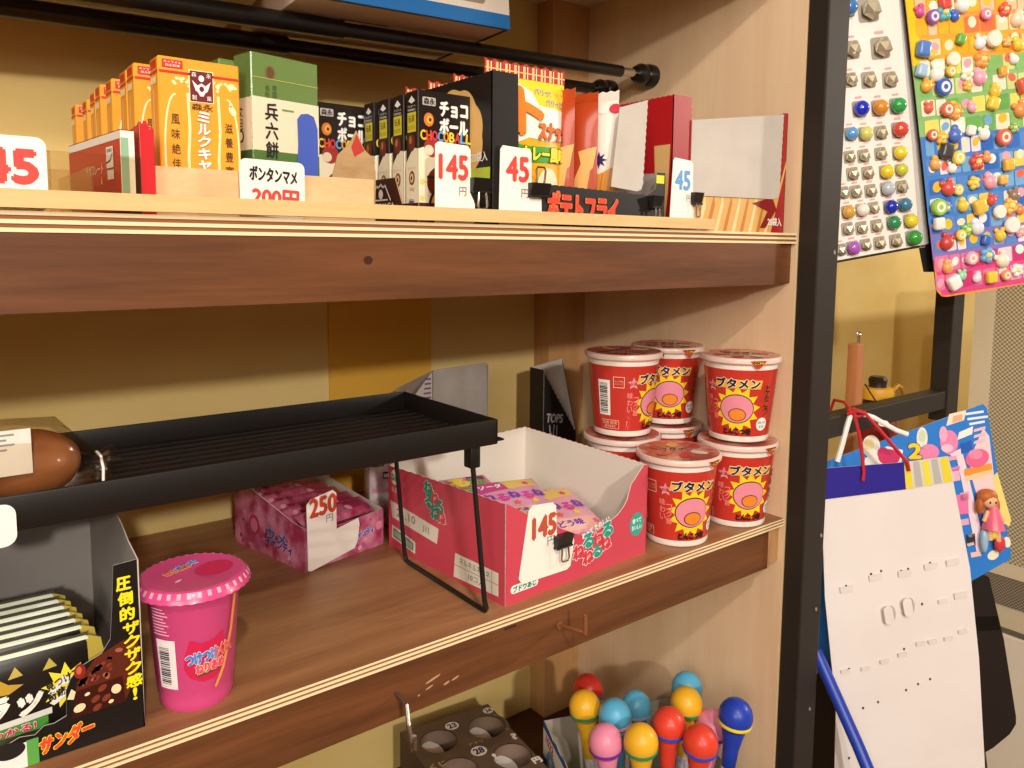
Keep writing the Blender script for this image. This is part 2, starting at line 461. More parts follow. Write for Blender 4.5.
MB().rbox((-.30, 0, 0), (0, .125, .075), M('cdb496', .8), .001).rect(Surf((-.3, .125, 0), (1, 0, 0), (0, -1, 0)), .0, .115, .3, .125, INK, 1).build('carton_body', ct2)

# yellow sheet behind the middle shelf
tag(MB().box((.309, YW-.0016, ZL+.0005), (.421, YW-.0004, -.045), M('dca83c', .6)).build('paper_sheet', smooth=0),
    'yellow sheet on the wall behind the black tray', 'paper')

# ================================================================== UPPER SHELF
# ---- yellow caramel boxes
def caramel():
    t = thing('caramel_box', 'frontmost orange caramel box, its whole printed face showing', 'snack box', (.103, .4205, ZU), group='orange caramel boxes in a row')
    Wd, D, H = .040, .0155, .0790
    o = M('f0a02c', .4, .4); b = MB().rbox((0, 0, 0), (Wd, D, H), o, .0007, 1)
    S = FRONT(0, 0, 0); dr = M('6e1f22', .5); cr = M('f9e3ae', .5); rd = M('cf3128', .45); bk = M('57330f', .6)
    b.rect(S, .0005, .071, Wd-.0005, .0722, rd, 2); b.rect(S, .002, .0735, .0118, .0775, rd, 2)
    b.text(S, 'キャラメル', .0069, .0763, .0082, .0012, WHITE, 3); b.text(S, '森永製菓', .0069, .0747, .007, .0012, WHITE, 3)
    rnd = random.Random(2)
    for i in range(46):
        x = rnd.uniform(.006, .038); z = .069 - abs(rnd.gauss(0, .0018))
        b.ell(S, x, z, .0009, .0008, cr, 1, 7)
    b.rrect(S, .0150, .0585, .0262, .0735, .0004, dr, 3); b.rect(S, .0145, .058, .0267, .074, cr, 2)
    for x, z, ch in ((.0170, .0717, '森'), (.0242, .0717, '永'), (.0170, .0604, '製'), (.0242, .0604, '菓')): b.text(S, ch, x, z, .0024, .0024, WHITE, 4)
    b.poly(S, [(.0160, .0688), (.0186, .0664), (.0206, .0676), (.0226, .0664), (.0252, .0688), (.0236, .0640), (.0222, .0628), (.0214, .0612), (.0198, .0612), (.0190, .0628), (.0176, .0640)], WHITE, 4)
    b.ell(S, .0206, .0700, .0014, .0016, WHITE, 4, 12); b.ell(S, .0206, .0648, .0012, .0014, dr, 5, 10)
    b.text(S, '森永', .0208, .0558, .0105, .0034, bk, 2, .02)
    b.vtext(S, 'ミルクキャラメル', .0212, .0535, .0062, .0052, .0009, WHITE, 3, .05, out=(M('c9781a'), .0004))
    b.vtext(S, '風味絶佳', .0075, .0512, .0040, .0050, .0023, bk, 2, .01); b.vtext(S, '滋養豊富', .0338, .0490, .0040, .0050, .0023, bk, 2, .01)
    for cx in (.0078, .0335):
        s = -1 if cx < .02 else 1
        b.line(S, [(cx+s*.0055*cos(a), .0325+.0285*sin(a)) for a in [pi/2-pi*i/20 for i in range(21)]], .0009, cr, 1)
    for x in (.0135, .0142, .0285, .0292): b.line(S, [(x, .062), (x+.0006, .045), (x-.0004, .030), (x, .012)], .0006, cr, 1)
    b.ell(S, .0360, .0555, .0017, .0028, cr, 2, 12, .5); b.ell(S, .0352, .0585, .0010, .0012, cr, 2, 8)
    L = LEFT(0, D, 0)
    b.rect(L, 0, .071, D, .0722, rd, 1); b.rect(L, .002, .0735, D-.003, .0775, rd, 1); b.rect(L, .002, .066, D-.003, .0695, cr, 1)
    b.line(L, [(D*.45, .063), (D*.42, .004)], .0012, cr, 1)
    b.build('carton_body', t)
    return t
c0 = caramel()
names = ['second caramel box from the front, leaning on the big one', 'third caramel box, tucked right behind the second', 'fourth caramel box, halfway along the orange row', 'fifth caramel box, its narrow side showing past the fourth',
         'sixth caramel box from the front of the orange row', 'second to last caramel box, near the back wall', 'rearmost and smallest looking caramel box, closest to the wall']
for nm, x, y in zip(names, (.0975, .0980, .0967, .0950, .0962, .0975, .0950), (.446, .4655, .496, .5187, .542, .577, .603)):
    clone(c0, nm, (x, y, ZU))
# ---- wooden strip in front of the boxes
tag(MB().rbox((0, 0, 0), (.118, .004, .0242), WOOD('d5aa78', 'e6c394', 20, (1, 3, 3), .7), .0004, 1).build('wood_strip', loc=(.0977, .4105, ZU)),
    'pale chipboard strip standing in front of caramel and green boxes', 'wood strip')
# ---- green tall boxes
def hyo():
    t = thing('rice_candy_box', 'front green and cream candy box in clear film with big black kanji', 'snack box', (.1492, .42, ZU), radians(11.7), 'green rice candy boxes')
    Wd, D, H = .0419, .0174, .0878
    g = M('6f8b48', .25, .5, coat=.4); b = MB().rbox((0, 0, 0), (Wd, D, H), g, .0006, 1)
    S = FRONT(0, 0, 0); L = LEFT(0, D, 0); cr = M('efe4c6', .35, coat=.3)
    b.rect(S, 0, .037, Wd, .065, cr, 1); b.rect(L, 0, .037, D, .0645, cr, 1)
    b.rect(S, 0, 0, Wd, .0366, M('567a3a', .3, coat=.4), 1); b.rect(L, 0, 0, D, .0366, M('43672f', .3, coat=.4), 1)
    b.ell(S, .0112, .0785, .0030, .0036, M('7a5a34', .5), 2); b.ell(S, .0112, .0785, .0022, .0028, M('5a3f22', .5), 3)
    b.vtext(S, '名物', .0092, .0715, .0028, .0030, .0006, M('3f4a22'), 2); b.vtext(S, '南国', .0136, .0720, .0028, .0030, .0006, M('3f4a22'), 2)
    b.vtext(S, '兵六餅', .0114, .0622, .0076, .0088, .0013, INK, 3, .025)
    b.text(S, '壱', .0125, .0195, .0024, .0034, INK, 2)
    b.rect(S, .018, .0592, .0255, .0602, M('6f8b48'), 2)
    b.poly(S, [(.0275, .0560), (.0300, .0590), (.0345, .0598), (.0385, .0585), (.0408, .0520), (.0410, .0360), (.0405, .0260), (.0372, .0215), (.0300, .0225), (.0268, .0280), (.0278, .0420)], M('3a55b4', .35, coat=.3), 3)   # plain blue shape
    b.poly(S, [(.0235, 0), (.0265, .0105), (.0335, .014), (.0419, .016), (.0419, 0)], M('3f8a46', .35), 2)
    b.vtext(L, '文旦', .0065, .060, .0048, .0055, .001, INK, 2); b.ell(L, .0065, .0445, .0028, .0034, INK, 2, 16); b.ell(L, .0065, .0445, .0018, .0024, cr, 3, 16)
    b.barcode(L, .004, .0065, .0125, .0255, WHITE, INK, 2, True)
    b.rect(S, 0, .0748, Wd, .0751, M('c9bf6a', .3), 2)
    b.build('carton_body', t)
    # clear film with a seam over the carton
    f = MB().rbox((-.0003, -.0003, 0), (Wd+.0003, D+.0003, H+.0004), FILM(base=.02), .0006, 1); f.build('clear_film', t, label='clear glossy film')
    return t
h0 = hyo(); clone(h0, 'rear green candy box, mostly hidden behind the front green one', (.1410, .4470, ZU), radians(6))

# ---- chocolate ball boxes
def choco(loc, label, rotz=0):
    t = thing('chocolate_ball_box', label, 'snack box', loc, rotz, 'black and cream chocolate ball boxes')
    Wd, D, H = .0388, .0145, .0815
    k = M('241a17', .35, .4); cr = M('f4e6c8', .4); b = MB().rbox((0, 0, 0), (Wd, D, H), k, .0005, 1)
    S = FRONT(0, 0, 0); L = LEFT(0, D, 0); yl = M('d9cb35', .5); br = M('6b2a1a', .35)
    b.poly(S, [(0, 0), (Wd, 0), (Wd, .036), (.026, .0405), (.014, .043), (.006, .048), (0, .046)], cr, 1)
    b.poly(L, [(0, 0), (D, 0), (D, .046), (D*.6, .047), (0, .038)], cr, 1)
    b.text(S, 'チョコ', .0258, .0715, .0205, .0088, WHITE, 3, .06); b.text(S, 'ボール', .0258, .0612, .0205, .0092, WHITE, 3, .06)
    for i, (ch, c) in enumerate(zip('CHOCOBALL', ('f0c030', 'e05030', 'd83a50', '58a8d8', 'f0a030', 'e8d040', 'd84030', '60b0e0', 'f0c030'))):
        b.text(S, ch, .0032+.0042*i, .0545-.0000*i, .0036, .0058, M(c), 4, .05, rot=-.02*(i-4))
    b.ell(S, .0075, .0640, .0036, .0042, M('e07a28'), 2, 16); b.ell(S, .0080, .0640, .0022, .0026, M('f0b050'), 3, 14); b.ell(S, .0083, .0640, .0010, .0012, br, 4, 10)
    b.rrect(S, .0030, .0725, .0125, .0775, .0008, M('bdb6ac'), 2); b.text(S, '森永', .0078, .0750, .0080, .0038, k, 3, .03)
    b.text(S, '〈ピーナッツ〉', .0295, .0495, .0150, .0034, WHITE, 3)
    b.ell(S, .0100, .0475, .0060, .0062, M('a8322c'), 2, 20); b.ell(S, .0075, .0455, .0034, .0032, M('e8d8b8'), 3, 14)      # plain round spot
    b.ell(S, .0175, .0260, .0115, .0105, br, 2); b.rect(S, .0060, .0285, .0290, .0300, M('3a1812'), 3)
    b.ell(S, .0160, .0165, .0070, .0120, M('2a1a14'), 3, 20, -.6); b.ell(S, .0164, .0163, .0058, .0108, M('eba33a'), 4, 20, -.6)
    for x, z in ((.0025, .016), (.0045, .006), (.0030, .026)): b.star(S, x, z, .0026, .0012, 5, M('f0cf60'), 2)
    b.poly(L, [(D*.25, .0755), (D*.5, .0785), (D*.78, .0752), (D*.5, .0738)], WHITE, 2); b.text(L, 'チョコボール', D*.5, .0722, D*.62, .0014, WHITE, 2); b.text(L, 'MORINAGA', D*.5, .0700, D*.62, .0014, WHITE, 2)
    b.rect(L, D*.16, .0565, D*.86, .0685, yl, 2); b.text(L, '玩具', D*.5, .0645, D*.5, .0044, M('5a4a18'), 3); b.text(L, 'カンヅメ', D*.5, .0595, D*.55, .003, M('5a4a18'), 3)
    b.ell(L, D*.5, .0500, D*.30, .0052, br, 2, 18); b.ell(L, D*.42, .0518, D*.12, .0026, M('c06a40'), 3, 10)
    b.text(L, 'ピーナッツ', D*.5, .0345, D*.6, .0022, M('c9a050'), 2)
    b.ell(L, D*.5, .0285, D*.24, .0044, M('8a4a28'), 2, 18); b.ell(L, D*.5, .0285, D*.15, .0029, M('e8c890'), 3, 16); b.ell(L, D*.5, .0285, D*.07, .0014, br, 4, 10)
    b.text(L, '28g', D*.5, .0215, D*.4, .0026, M('c9a050'), 2)
    b.barcode(L, D*.18, .0045, D*.82, .0165, M('efe6d8'), INK, 2, True)
    b.build('carton_body', t)
    return t
q0 = choco((.2523, .4227, ZU), 'front chocolate ball box, standing right behind the 145 yen tag')
for nm, x, y, r in (('second chocolate ball box in the row, just behind the front one', .2530, .4415, 0), ('third chocolate ball box in the row of four', .2527, .4600, 0),
                    ('last of the four upright chocolate ball boxes in the brown tray', .2515, .4780, 0),
                    ('chocolate ball box behind the kraft cardboard partition, right of the green box', .2205, .5010, 0)):
    clone(q0, nm, (x, y, ZU), r)
t = thing('display_tray', 'dark brown paper tray with white emblem around the chocolate ball boxes', 'tray', (.2512, .4195, ZU))
b = MB(); L = LEFT(-.0006, .080, 0); br = M('3f1512', .5)
P = [(0, 0), (.0800, 0), (.0800, .0130), (.0600, .0130), (.0510, .0300), (0, .0300)]
b.slab(Surf(L.O+V((0, .0005, 0)), L.u, L.v), P, .0006, br, M('b9966a', .8)); b.slab(FRONT(-.0006, -.0006, 0), [(0, 0), (.0405, 0), (.0405, .0135), (.006, .0130), (0, .0130)], .0006, br, M('b9966a', .8))
S = Surf(L.O+V((-.0002, .0005, 0)), L.u, L.v)
b.text(S, 'MORINAGA', .0330, .0125, .0360, .0034, WHITE, 2, .04)
b.line(S, [(.020, .0160), (.0270, .0255), (.0300, .0245), (.0330, .0265), (.0360, .0245), (.0390, .0255), (.046, .0160)], .0013, WHITE, 2); b.ell(S, .0330, .0200, .0030, .0032, WHITE, 2, 14); b.line(S, [(.024, .0163), (.042, .0163)], .0010, WHITE, 2)
b.build('tray_body', t)
t = thing('cardboard_partition', 'torn kraft cardboard partition with green corner beside the green box', 'cardboard', (.1905, .430, ZU))
b = MB().slab(FRONT(0, 0, 0), [(0, 0), (.0360, 0), (.0365, .0305), (.0350, .0385), (.0290, .0435), (.0240, .0540), (.0200, .0465), (.0120, .0390), (.0080, .0250), (0, .0230)], .0009, KRAFT)
b.rect(FRONT(0, 0, 0), .0255, .0, .0352, .0250, M('7fa070', .6), 1); b.poly(FRONT(0, 0, 0), [(.0205, .0440), (.0240, .0520), (.0290, .0425), (.0225, .0385)], M('b8362c', .5), 1)
b.slab(LEFT(0, .03, 0), [(0, 0), (.03, 0), (.03, .0230), (0, .0200)], .0009, KRAFT)
b.build('partition_sheet', t)

# ---- snack pouches
def pouch_surf(Wd, H, T):
    """front of a filled pouch: x 0..Wd, z 0..H, swelling towards -Y"""
    def d(x, z):
        a = min(max(x/Wd, 0), 1); c = min(max(z/H, 0), 1)
        return T*(max(0, 1-abs(2*a-1)**2.4)**.7)*(max(0, 1-abs(2*c-1)**4)**.8)
    return FnSurf(lambda x, z, o: V((x, -d(x, z)-o-.0002, z)), (.006, .006)), FnSurf(lambda x, z, o: V((x, d(x, z)+o+.0002, z)), (.006, .006))
def pouch_body(b, Wd, H, T, mat, crimp, cm=None, back=None):
    nx, nz = 12, 18; F, B = pouch_surf(Wd, H, T)
    zs = [H*j/nz for j in range(nz+1)]; xs = [Wd*i/nx for i in range(nx+1)]
    for S, mt, fl in ((F, mat, 0), (B, back or mat, 1)):
        vs = [S.fn(x, z, 0) for z in zs for x in xs]; fs = []
        for j in range(nz):
            for i in range(nx):
                q = (j*(nx+1)+i, j*(nx+1)+i+1, (j+1)*(nx+1)+i+1, (j+1)*(nx+1)+i); fs.append(q[::-1] if fl else q)
        b.add(vs, fs, mt)
    for z0, s in ((H, 1), (0, -1)):           # crimped fins with a saw edge
        n = 16; crimp = crimp if s > 0 else .003; P = [(0, z0)]+[(Wd*i/n, z0+s*(crimp-(i % 2)*crimp*.16)) for i in range(n+1)]+[(Wd, z0)]
        if s > 0: P = P[::-1]
        b.slab(FRONT(0, -.0003, 0), P, .0006, cm or mat)
    return F
def check_strip(b, S, Wd, z0, z1, k=2):
    b.rect(S, 0, z0, Wd, z1, M('b5392a', .4), k)
    n = 9
    for i in range(n): b.rect(S, Wd*(i+.15)/n, z0, Wd*(i+.42)/n, z1, M('e6c080', .4), k+1)
    for i in range(n): b.rect(S, Wd*(i+.60)/n, z0, Wd*(i+.70)/n, z1, M('f6ead0', .4), k+1)
    b.rect(S, 0, z0+(z1-z0)*.42, Wd, z0+(z1-z0)*.52, M('e6c080', .4), k+2)
t = thing('snack_bag', 'yellow curry potato snack bag with red checked top standing frontmost', 'snack bag', (.3010, .4215, ZU+.0085), radians(-2), 'snack bags in the black display box')
b = MB(); Wd, H = .0660, .0885; ym = M('f2ae26', .3, coat=.2)
F = pouch_body(b, Wd, H, .008, ym, .0105, M('b5392a', .4))
check_strip(b, FRONT(0, -.0004, 0), Wd, H+.0005, H+.0085, 1)
b.poly(F, [(.012, .089), (.0655, .089), (.0655, .066), (.052, .060), (.030, .062), (.012, .07)], M('f7d23a', .3), 1)
b.poly(F, [(.004, .052), (.008, .077), (.022, .0870), (.034, .080), (.039, .0715), (.0650, .070), (.0650, .0505), (.044, .0485), (.030, .0500), (.018, .045)], M('f6efe0', .4), 2)
b.text(F, 'ト', .0310, .0670, .0190, .0290, M('ee7f22'), 8, .06, out=(M('2a1a10'), .0012))
b.text(F, 'スナック', .0515, .0550, .0280, .0115, M('e86f22'), 8, .08, out=(M('2a1a10'), .0010), rot=.02)
b.text(F, 'パリッ!', .0430, .0810, .0145, .0046, M('7fa0c0'), 5, .03); b.text(F, 'パリッと', .0530, .0745, .0165, .0046, M('7fa0c0'), 5, .03)
b.poly(F, [(0, .0325), (.0660, .0355), (.0660, .0455), (.030, .0445), (0, .0475)], M('46a03c', .4), 3)
b.text(F, 'カレー風味', .0440, .0398, .0400, .0098, M('f3dc40'), 6, .06, out=(M('1f2a10'), .0010))
for x, z, s_ in ((.0300, .0225, .0038), (.0615, .0170, .0038)): b.text(F, '♪', x, z, None, s_*1.5, M('3a2a10'), 5)
for x, z, r in ((.030, .014, .3), (.060, .008, -.4), (.028, .005, .8)): b.ell(F, x, z, .0062, .0028, M('e09a2a'), 4, 14, r)
b.ell(F, .0470, .0190, .0095, .0120, M('f4e2c0', .4), 4, 24)        # plain pale patch
b.build('bag_body', t)

def orange_bag(loc, rz, label, white=False):
    t = thing('snack_bag', label, 'snack bag', loc, rz, 'snack bags in the black display box')
    b = MB(); Wd, H = .052, .082
    base = M('f0e8da', .35) if white else M('b5431c', .3, coat=.2)
    F = pouch_body(b, Wd, H, .0065, base, .007, base)
    if white:
        for i, c in enumerate(('d03048', 'f4efe6', '3a78c0', 'f4efe6', 'd03048')): b.ell(F, .014+.009*i, .076, .0042, .0035, M(c), 2, 14)
        b.poly(F, [(.006, .058), (.018, .066), (.028, .050), (.018, .046)], M('2a2a18'), 2)
        b.star(F, .040, .0400, .0062, .0028, 8, M('3a1c5a'), 2)
        b.poly(F, [(0, 0), (.052, 0), (.052, .036), (.040, .030), (.028, .036), (0, .028)], M('e39a3a', .4), 2)
        for i in range(7): b.line(F, [(.004+.007*i, .003), (.008+.007*i, .030)], .0014, M('c97a26'), 3)
    else:
        for pts in ([(.010, .004), (.022, .004), (.036, .048), (.030, .052), (.018, .036)], [(.030, .003), (.044, .004), (.049, .040), (.047, .050), (.038, .030)], [(.040, .0475), (.052, .051), (.050, .036), (.044, .030)]):
            b.poly(F, pts, M('e6ae62', .5), 2)
        b.ell(F, .026, .058, .010, .007, M('d99850'), 2, 18, .5); b.text(F, 'フライ', .030, .020, .016, .006, INK, 4, .05)
    b.build('bag_body', t)
    return t
orange_bag((.3520, .4580, ZU+.006), radians(-72), 'orange potato snack bag standing on edge, right of the yellow bag')
orange_bag((.3715, .4570, ZU+.006), radians(-70), 'orange potato snack bag on edge, left of the white one')
orange_bag((.3925, .4560, ZU+.009), radians(-73), 'white potato snack bag with a red and blue top row of dots', True)
for i, (x, y) in enumerate(((.3000, .4560), (.2985, .4860), (.2975, .5160))):
    tt = thing('snack_bag', ['red checked snack bag top peeking over the black carton, nearest of three', 'middle red checked snack bag top behind the black carton wall', 'furthest red checked snack bag top behind the black carton wall'][i], 'snack bag', (x, y, ZU+.004), 0, 'snack bags in the black display box')
    b = MB(); F = pouch_body(b, .0600, .0885, .0070, ym, .0105, M('b5392a', .4)); check_strip(b, FRONT(0, -.0004, 0), .06, .0890, .0970, 1)
    b.build('bag_body', tt)

# ---- black display box (open front)
def saw(x0, z0, x1, z1, n, a):
    d = V((x1-x0, z1-z0)); L = d.length; nn = V((-d.y, d.x))/L*a
    return [(x0+d.x*i/n+(nn.x if i % 2 else 0), z0+d.y*i/n+(nn.y if i % 2 else 0)) for i in range(n+1)]
t = thing('display_box', 'open black display box of potato snacks with lettered front lip', 'box', (.2912, .3998, ZU))
Wd, D, H = .1600, .170, .0945
k = M('1d1715', .42, .4); inn = M('a49a92', .8)
b = MB()
b.slab(LEFT(0, D, 0), [(0, 0), (D, 0)]+saw(D, H, 0, H-.001, 70, .0006), .0006, k, inn)
S = FRONT(0, 0, 0)
lip = [(0, 0), (Wd, 0), (Wd, .0420), (.1515, .0420), (.1500, .030), (.1420, .0255)]+saw(.1420, .0250, .0235, .0285, 40, .0005)+[(.0215, .034), (.0205, H), (0, H)]
b.slab(S, lip, .0006, k, inn); b.slab(LEFT(Wd-.0006, D, 0), [(0, 0), (D, 0), (D, .0420), (D*.5, .0450), (0, .0600)], .0006, inn, k)
b.slab(FRONT(.0006, D-.0006, 0), [(0, 0), (Wd-.0012, 0), (Wd-.0012, H-.01), (0, H-.01)], .0006, inn, k)
b.box((.0006, .0006, 0), (Wd-.0012, D-.0012, .0006), inn)
b.text(S, 'ポテトフライ', .0780, .0128, .0640, .0190, M('d8452a'), 3, .06, out=(M('f3a25a'), .0011), rot=-.03)
b.rect(S, .1505, .034, .1590, .040, M('e6dc3a'), 1)
L = LEFT(0, D, 0)
P = [(.1290+(.031+.0016*abs(sin(4.5*a)))*cos(a), .0560+(.031+.0022*abs(sin(4.5*a)))*sin(a)) for a in [2*pi*i/64 for i in range(64)]]
b.poly(L, P, M('e6b76c', .5), 1); b.ell(L, .1290, .0540, .018, .018, M('dba95c', .5), 2)
b.text(L, '20袋入', .1570, .0430, .0180, .0062, WHITE, 2, .02); b.rect(L, .09, .0275, .1690, .0360, M('b5c63a', .5), 2); b.text(L, 'POTATO', .118, .010, .04, .006, M('d8452a'), 2)
b.build('box_body', t, smooth=0)
b = MB().slab(FRONT(0, 0, 0), [(.1030, .0290), (.1290, .0270), (.1335, .0285), (.1352, .033)]+saw(.1355, .034, .1385, .0925, 24, .0007)+[(.1100, .0840)], .0007, GREYBOARD)
o = b.build('flap', t, smooth=0, label='grey folded cardboard flap'); o.location = (0, -.0012, 0)

# ---- red display box
t = thing('display_box', 'red and gold display box with grey folded flap at shelf end', 'box', (.4586, .4000, ZU))
Wd, D, H = .1468, .160, .1003
rd = M('a01e22', .4, .4); gold = M('d9a85a', .5); b = MB(); S = FRONT(0, 0, 0); L = LEFT(0, D, 0)
b.slab(L, [(0, 0), (D, 0)]+saw(D, H, 0, H, 60, .0006), .0006, M('b4181f', .4), inn)
b.slab(S, [(0, 0), (Wd, 0), (Wd, .102), (.1395, .1015), (.1380, .085), (.0225, .081)]+saw(.0215, .082, .0210, H, 8, .0008)+[(0, H)], .0006, rd, inn)
b.slab(LEFT(Wd-.0006, D, 0), [(0, 0), (D, 0), (D, .102), (0, .102)], .0006, inn, rd); b.slab(FRONT(.0006, D-.0006, 0), [(0, 0), (Wd-.0012, 0), (Wd-.0012, H-.01), (0, H-.01)], .0006, inn, rd)
b.box((.0006, .0006, 0), (Wd-.0012, D-.0012, .0006), inn)
b.poly(S, [(.0215, .0), (.128, .0), (.1465, .056), (.1465, .062), (.1380, .040), (.120, .030), (.0215, .030)], gold, 1)
for i in range(9):
    x = .030+.011*i
    b.poly(S, [(x, 0), (x+.0042, 0), (x+.0110, .020+.001*i), (x+.0095, .029)], M('c07a34' if i % 2 else 'ead09a', .5), 2)
b.poly(S, [(.100, .024), (.128, .030), (.135, .020), (.120, .004), (.112, .004), (.122, .018)], M('8a1c1e'), 3)
b.text(S, '20袋入', .1325, .0095, .0200, .0068, WHITE, 4, .03)
b.poly(L, [(D-.014, 0), (D-.006, 0), (D-.003, .03), (D-.002, .064), (D-.018, .064)], M('dcb072', .5), 1)
b.build('box_body', t, smooth=0)
fl = MB().slab(FRONT(0, 0, 0), [(.0205, .0270), (.1290, .0285), (.1345, .0300), (.1370, .0345)]+saw(.1374, .036, .1392, .1000, 22, .0007)+[(.0205, .0835)], .0007, GREYBOARD)
o = fl.build('flap', t, smooth=0, label='grey folded cardboard flap'); o.location = (0, -.0012, 0)

# ---- price tags and clips
red1 = M('d8443c', .5); gry = M('8f8a86', .6)
def ptag(label, loc, w, h, num, nx, nz, nw, nh, col=red1, yen=None, ycol=gry, poly=None, rotz=0, bold=.045, rot=0):
    t = thing('price_tag', label, 'price tag', loc, rotz, 'price tags')
    b = MB(); S = FRONT(0, 0, 0)
    b.slab(S, poly or rr(0, 0, w, h, .0035), .0005, M('f5efe4', .35, .5))
    if num: b.text(S, num, nx, nz, nw, nh, col, 2, bold, rot)
    if yen: b.text(S, '円', *yen, ycol, 2, .01)
    b.build('tag_card', t, smooth=0)
    return t
ptag('white price tag reading red 145 yen, standing before the chocolate ball boxes', (.2485, .3982, ZU), 0, 0, '145', .0135, .0335, .0200, .0140, yen=(.0200, .0195, .0052, .0052),
     poly=[(.0005, 0), (.0290, 0), (.0292, .012), (.0282, .0145), (.0262, .0180), (.0258, .0445), (.0240, .0468), (.0030, .0478), (.0008, .0460)])
ptag('white price tag reading red 45 yen, standing before the curry snack bag', (.2948, .3980, ZU), 0, 0, '45', .0155, .0355, .0175, .0150, yen=(.0215, .0205, .0056, .0056),
     poly=[(.0010, 0), (.0360, 0), (.0355, .0210), (.0330, .0220), (.0272, .0210), (.0268, .0465), (.0250, .0485), (.0040, .0495), (.0020, .0470)])
ptag('white price tag reading pale blue 45, standing before the red display box', (.4535, .3972, ZU), 0, 0, '45', .0145, .0375, .0165, .0140, col=M('5f9fd8', .5), yen=(.0215, .0240, .0048, .0048), ycol=M('b9b4c0'),
     poly=[(.0008, 0), (.0300, 0), (.0290, .0145), (.0268, .0190), (.0262, .0500), (.0240, .0525), (.0055, .0538), (.0035, .0515)])
ptag('large white price tag reading red 45 at far left of upper shelf', (.0215, .3980, ZU), 0, 0, '45', .0150, .0190, .0205, .0135, poly=rr(0, 0, .0292, .0318, .0040), bold=.07)
t = thing('price_tag', 'handwritten white price card with black script above red digits', 'price tag', (.1355, .4015, ZU), radians(7), 'price tags')
b = MB(); S = FRONT(0, 0, 0); b.slab(S, rr(0, 0, .0365, .0300, .0035), .0005, M('f5efe4', .35, .5))
b.text(S, 'ボンタンマメ', .0185, .0225, .0265, .0070, INK, 2, .04, rot=-.05); b.text(S, '200円', .0195, .0110, .0260, .0085, red1, 2, .05, rot=-.04)
b.build('tag_card', t, smooth=0)
def clip(label, loc, w=.013, rotz=0, up=False):
    t = thing('binder_clip', label, 'binder clip', loc, rotz, 'black binder clips')
    b = MB(); h = .0085
    prof = [(-.0035, 0), (.0035, 0), (.0012, h), (-.0012, h)]
    vs = [(0, y, -z) for y, z in prof]+[(w, y, -z) for y, z in prof]
    vs = [(x, y, z+h) for x, y, z in vs]
    b.add(vs, [(0, 1, 2, 3)[::-1], (4, 5, 6, 7), (0, 4, 5, 1), (1, 5, 6, 2), (2, 6, 7, 3), (3, 7, 4, 0)], M('1a1614', .3, .5))
    for y in (-.0015, .0015): b.tube([(0, y, 0), (w, y, 0)], .0009, M('1a1614', .3, .5), 8)
    b.build('clip_body', t, smooth=0)
    s = 1 if up else -1; z = h if up else 0
    hd = MB().tube([(w*.30, -.0018, z), (w*.28, -.0022, z+s*.004), (w*.25, -.0022, z+s*.008), (w*.32, -.0022, z+s*.0100), (w*.68, -.0022, z+s*.0100), (w*.75, -.0022, z+s*.008), (w*.72, -.0022, z+s*.004), (w*.70, -.0018, z)], .0007, STEEL, 8)
    hd.build('wire_handle', t, label='silver wire handle')
    return t
clip('black binder clip on the black carton, right of the 145 yen tag', (.2740, .3966, ZU+.0195), .0135)
clip('black binder clip on the lettered lip, wire handle up', (.3190, .3966, ZU+.0190), .0155, up=True)
clip('small binder clip at the right end of the black display box', (.4330, .3966, ZU+.0160), .0105)
clip('black binder clip between the blue 45 tag and grey flap', (.4780, .3962, ZU+.0205), .0105)

# ---- clear bin with red cartons at far left
t = thing('acrylic_bin', 'clear acrylic bin right of the large 45 tag', 'bin', (.0516, .4020, ZU))
acr = FILM('f6ead8', .05, .05, 1.4); b = MB(); w, d, h, q = .0380, .10, .0270, .0012
b.box((0, 0, 0), (w, d, q), acr); b.box((0, 0, q), (w, q, h), acr); b.box((0, d-q, q), (w, d, h), acr); b.box((0, q, q), (q, d-q, h), acr); b.box((w-q, q, q), (w, d-q, h), acr)
b.box((w*.45, q, q), (w*.45+.0008, d-q, h*.8), acr)
b.build('bin_body', t, smooth=0)
t = thing('candy_carton', 'slim red candy carton with white top inside the clear bin', 'carton', (.0815, .4046, ZU+.0016), radians(5), group='slim red cartons')
b = MB().rbox((0, 0, 0), (.0062, .090, .0375), M('c42a22', .4), .0003, 1)
L = LEFT(0, .090, 0); S = FRONT(0, 0, 0); b.rect(L, 0, .0335, .09, .0372, M('f2eadc'), 1); b.rect(S, 0, .004, .0062, .0372, M('f2eadc'), 1); b.rect(S, .0002, .004, .0036, .0340, M('8fb494'), 2)
b.rect(L, .0690, .0210, .0800, .0310, M('f2eadc'), 2); b.line(L, [(.0695, .0235), (.0755, .0245), (.0790, .0275)], .0007, INK, 3); b.rect(L, .0700, .0155, .0800, .0200, M('f2eadc'), 2); b.text(L, '賞味期限', .0745, .0292, .008, .0018, INK, 3)
b.text(L, 'チョコレート', .048, .0215, .030, .0052, M('f6c8b4'), 2, .02); b.text(L, '▲', .060, .016, .004, .004, M('e8b840'), 2)
b.rect(TOP(0, 0, .0375), 0, 0, .0062, .09, M('f2eadc'), 1)
b.build('carton_body', t)
t = thing('candy_carton', 'torn open red carton standing between clear bin and caramels', 'carton', (.0900, .4040, ZU), group='slim red cartons')
b = MB().slab(FRONT(0, 0, 0), [(0, 0), (.0062, 0), (.0062, .0405), (.0050, .0418), (.0044, .0402), (.0030, .0440), (.0018, .0442), (.0012, .0425), (0, .0440)], .0006, M('c81f26', .4), M('efe2d2'))
b.slab(LEFT(0, .055, 0), [(0, 0), (.0545, 0), (.0545, .0440), (.05, .0425), (0, .0400)], .0006, M('c81f26', .4), M('efe2d2'))
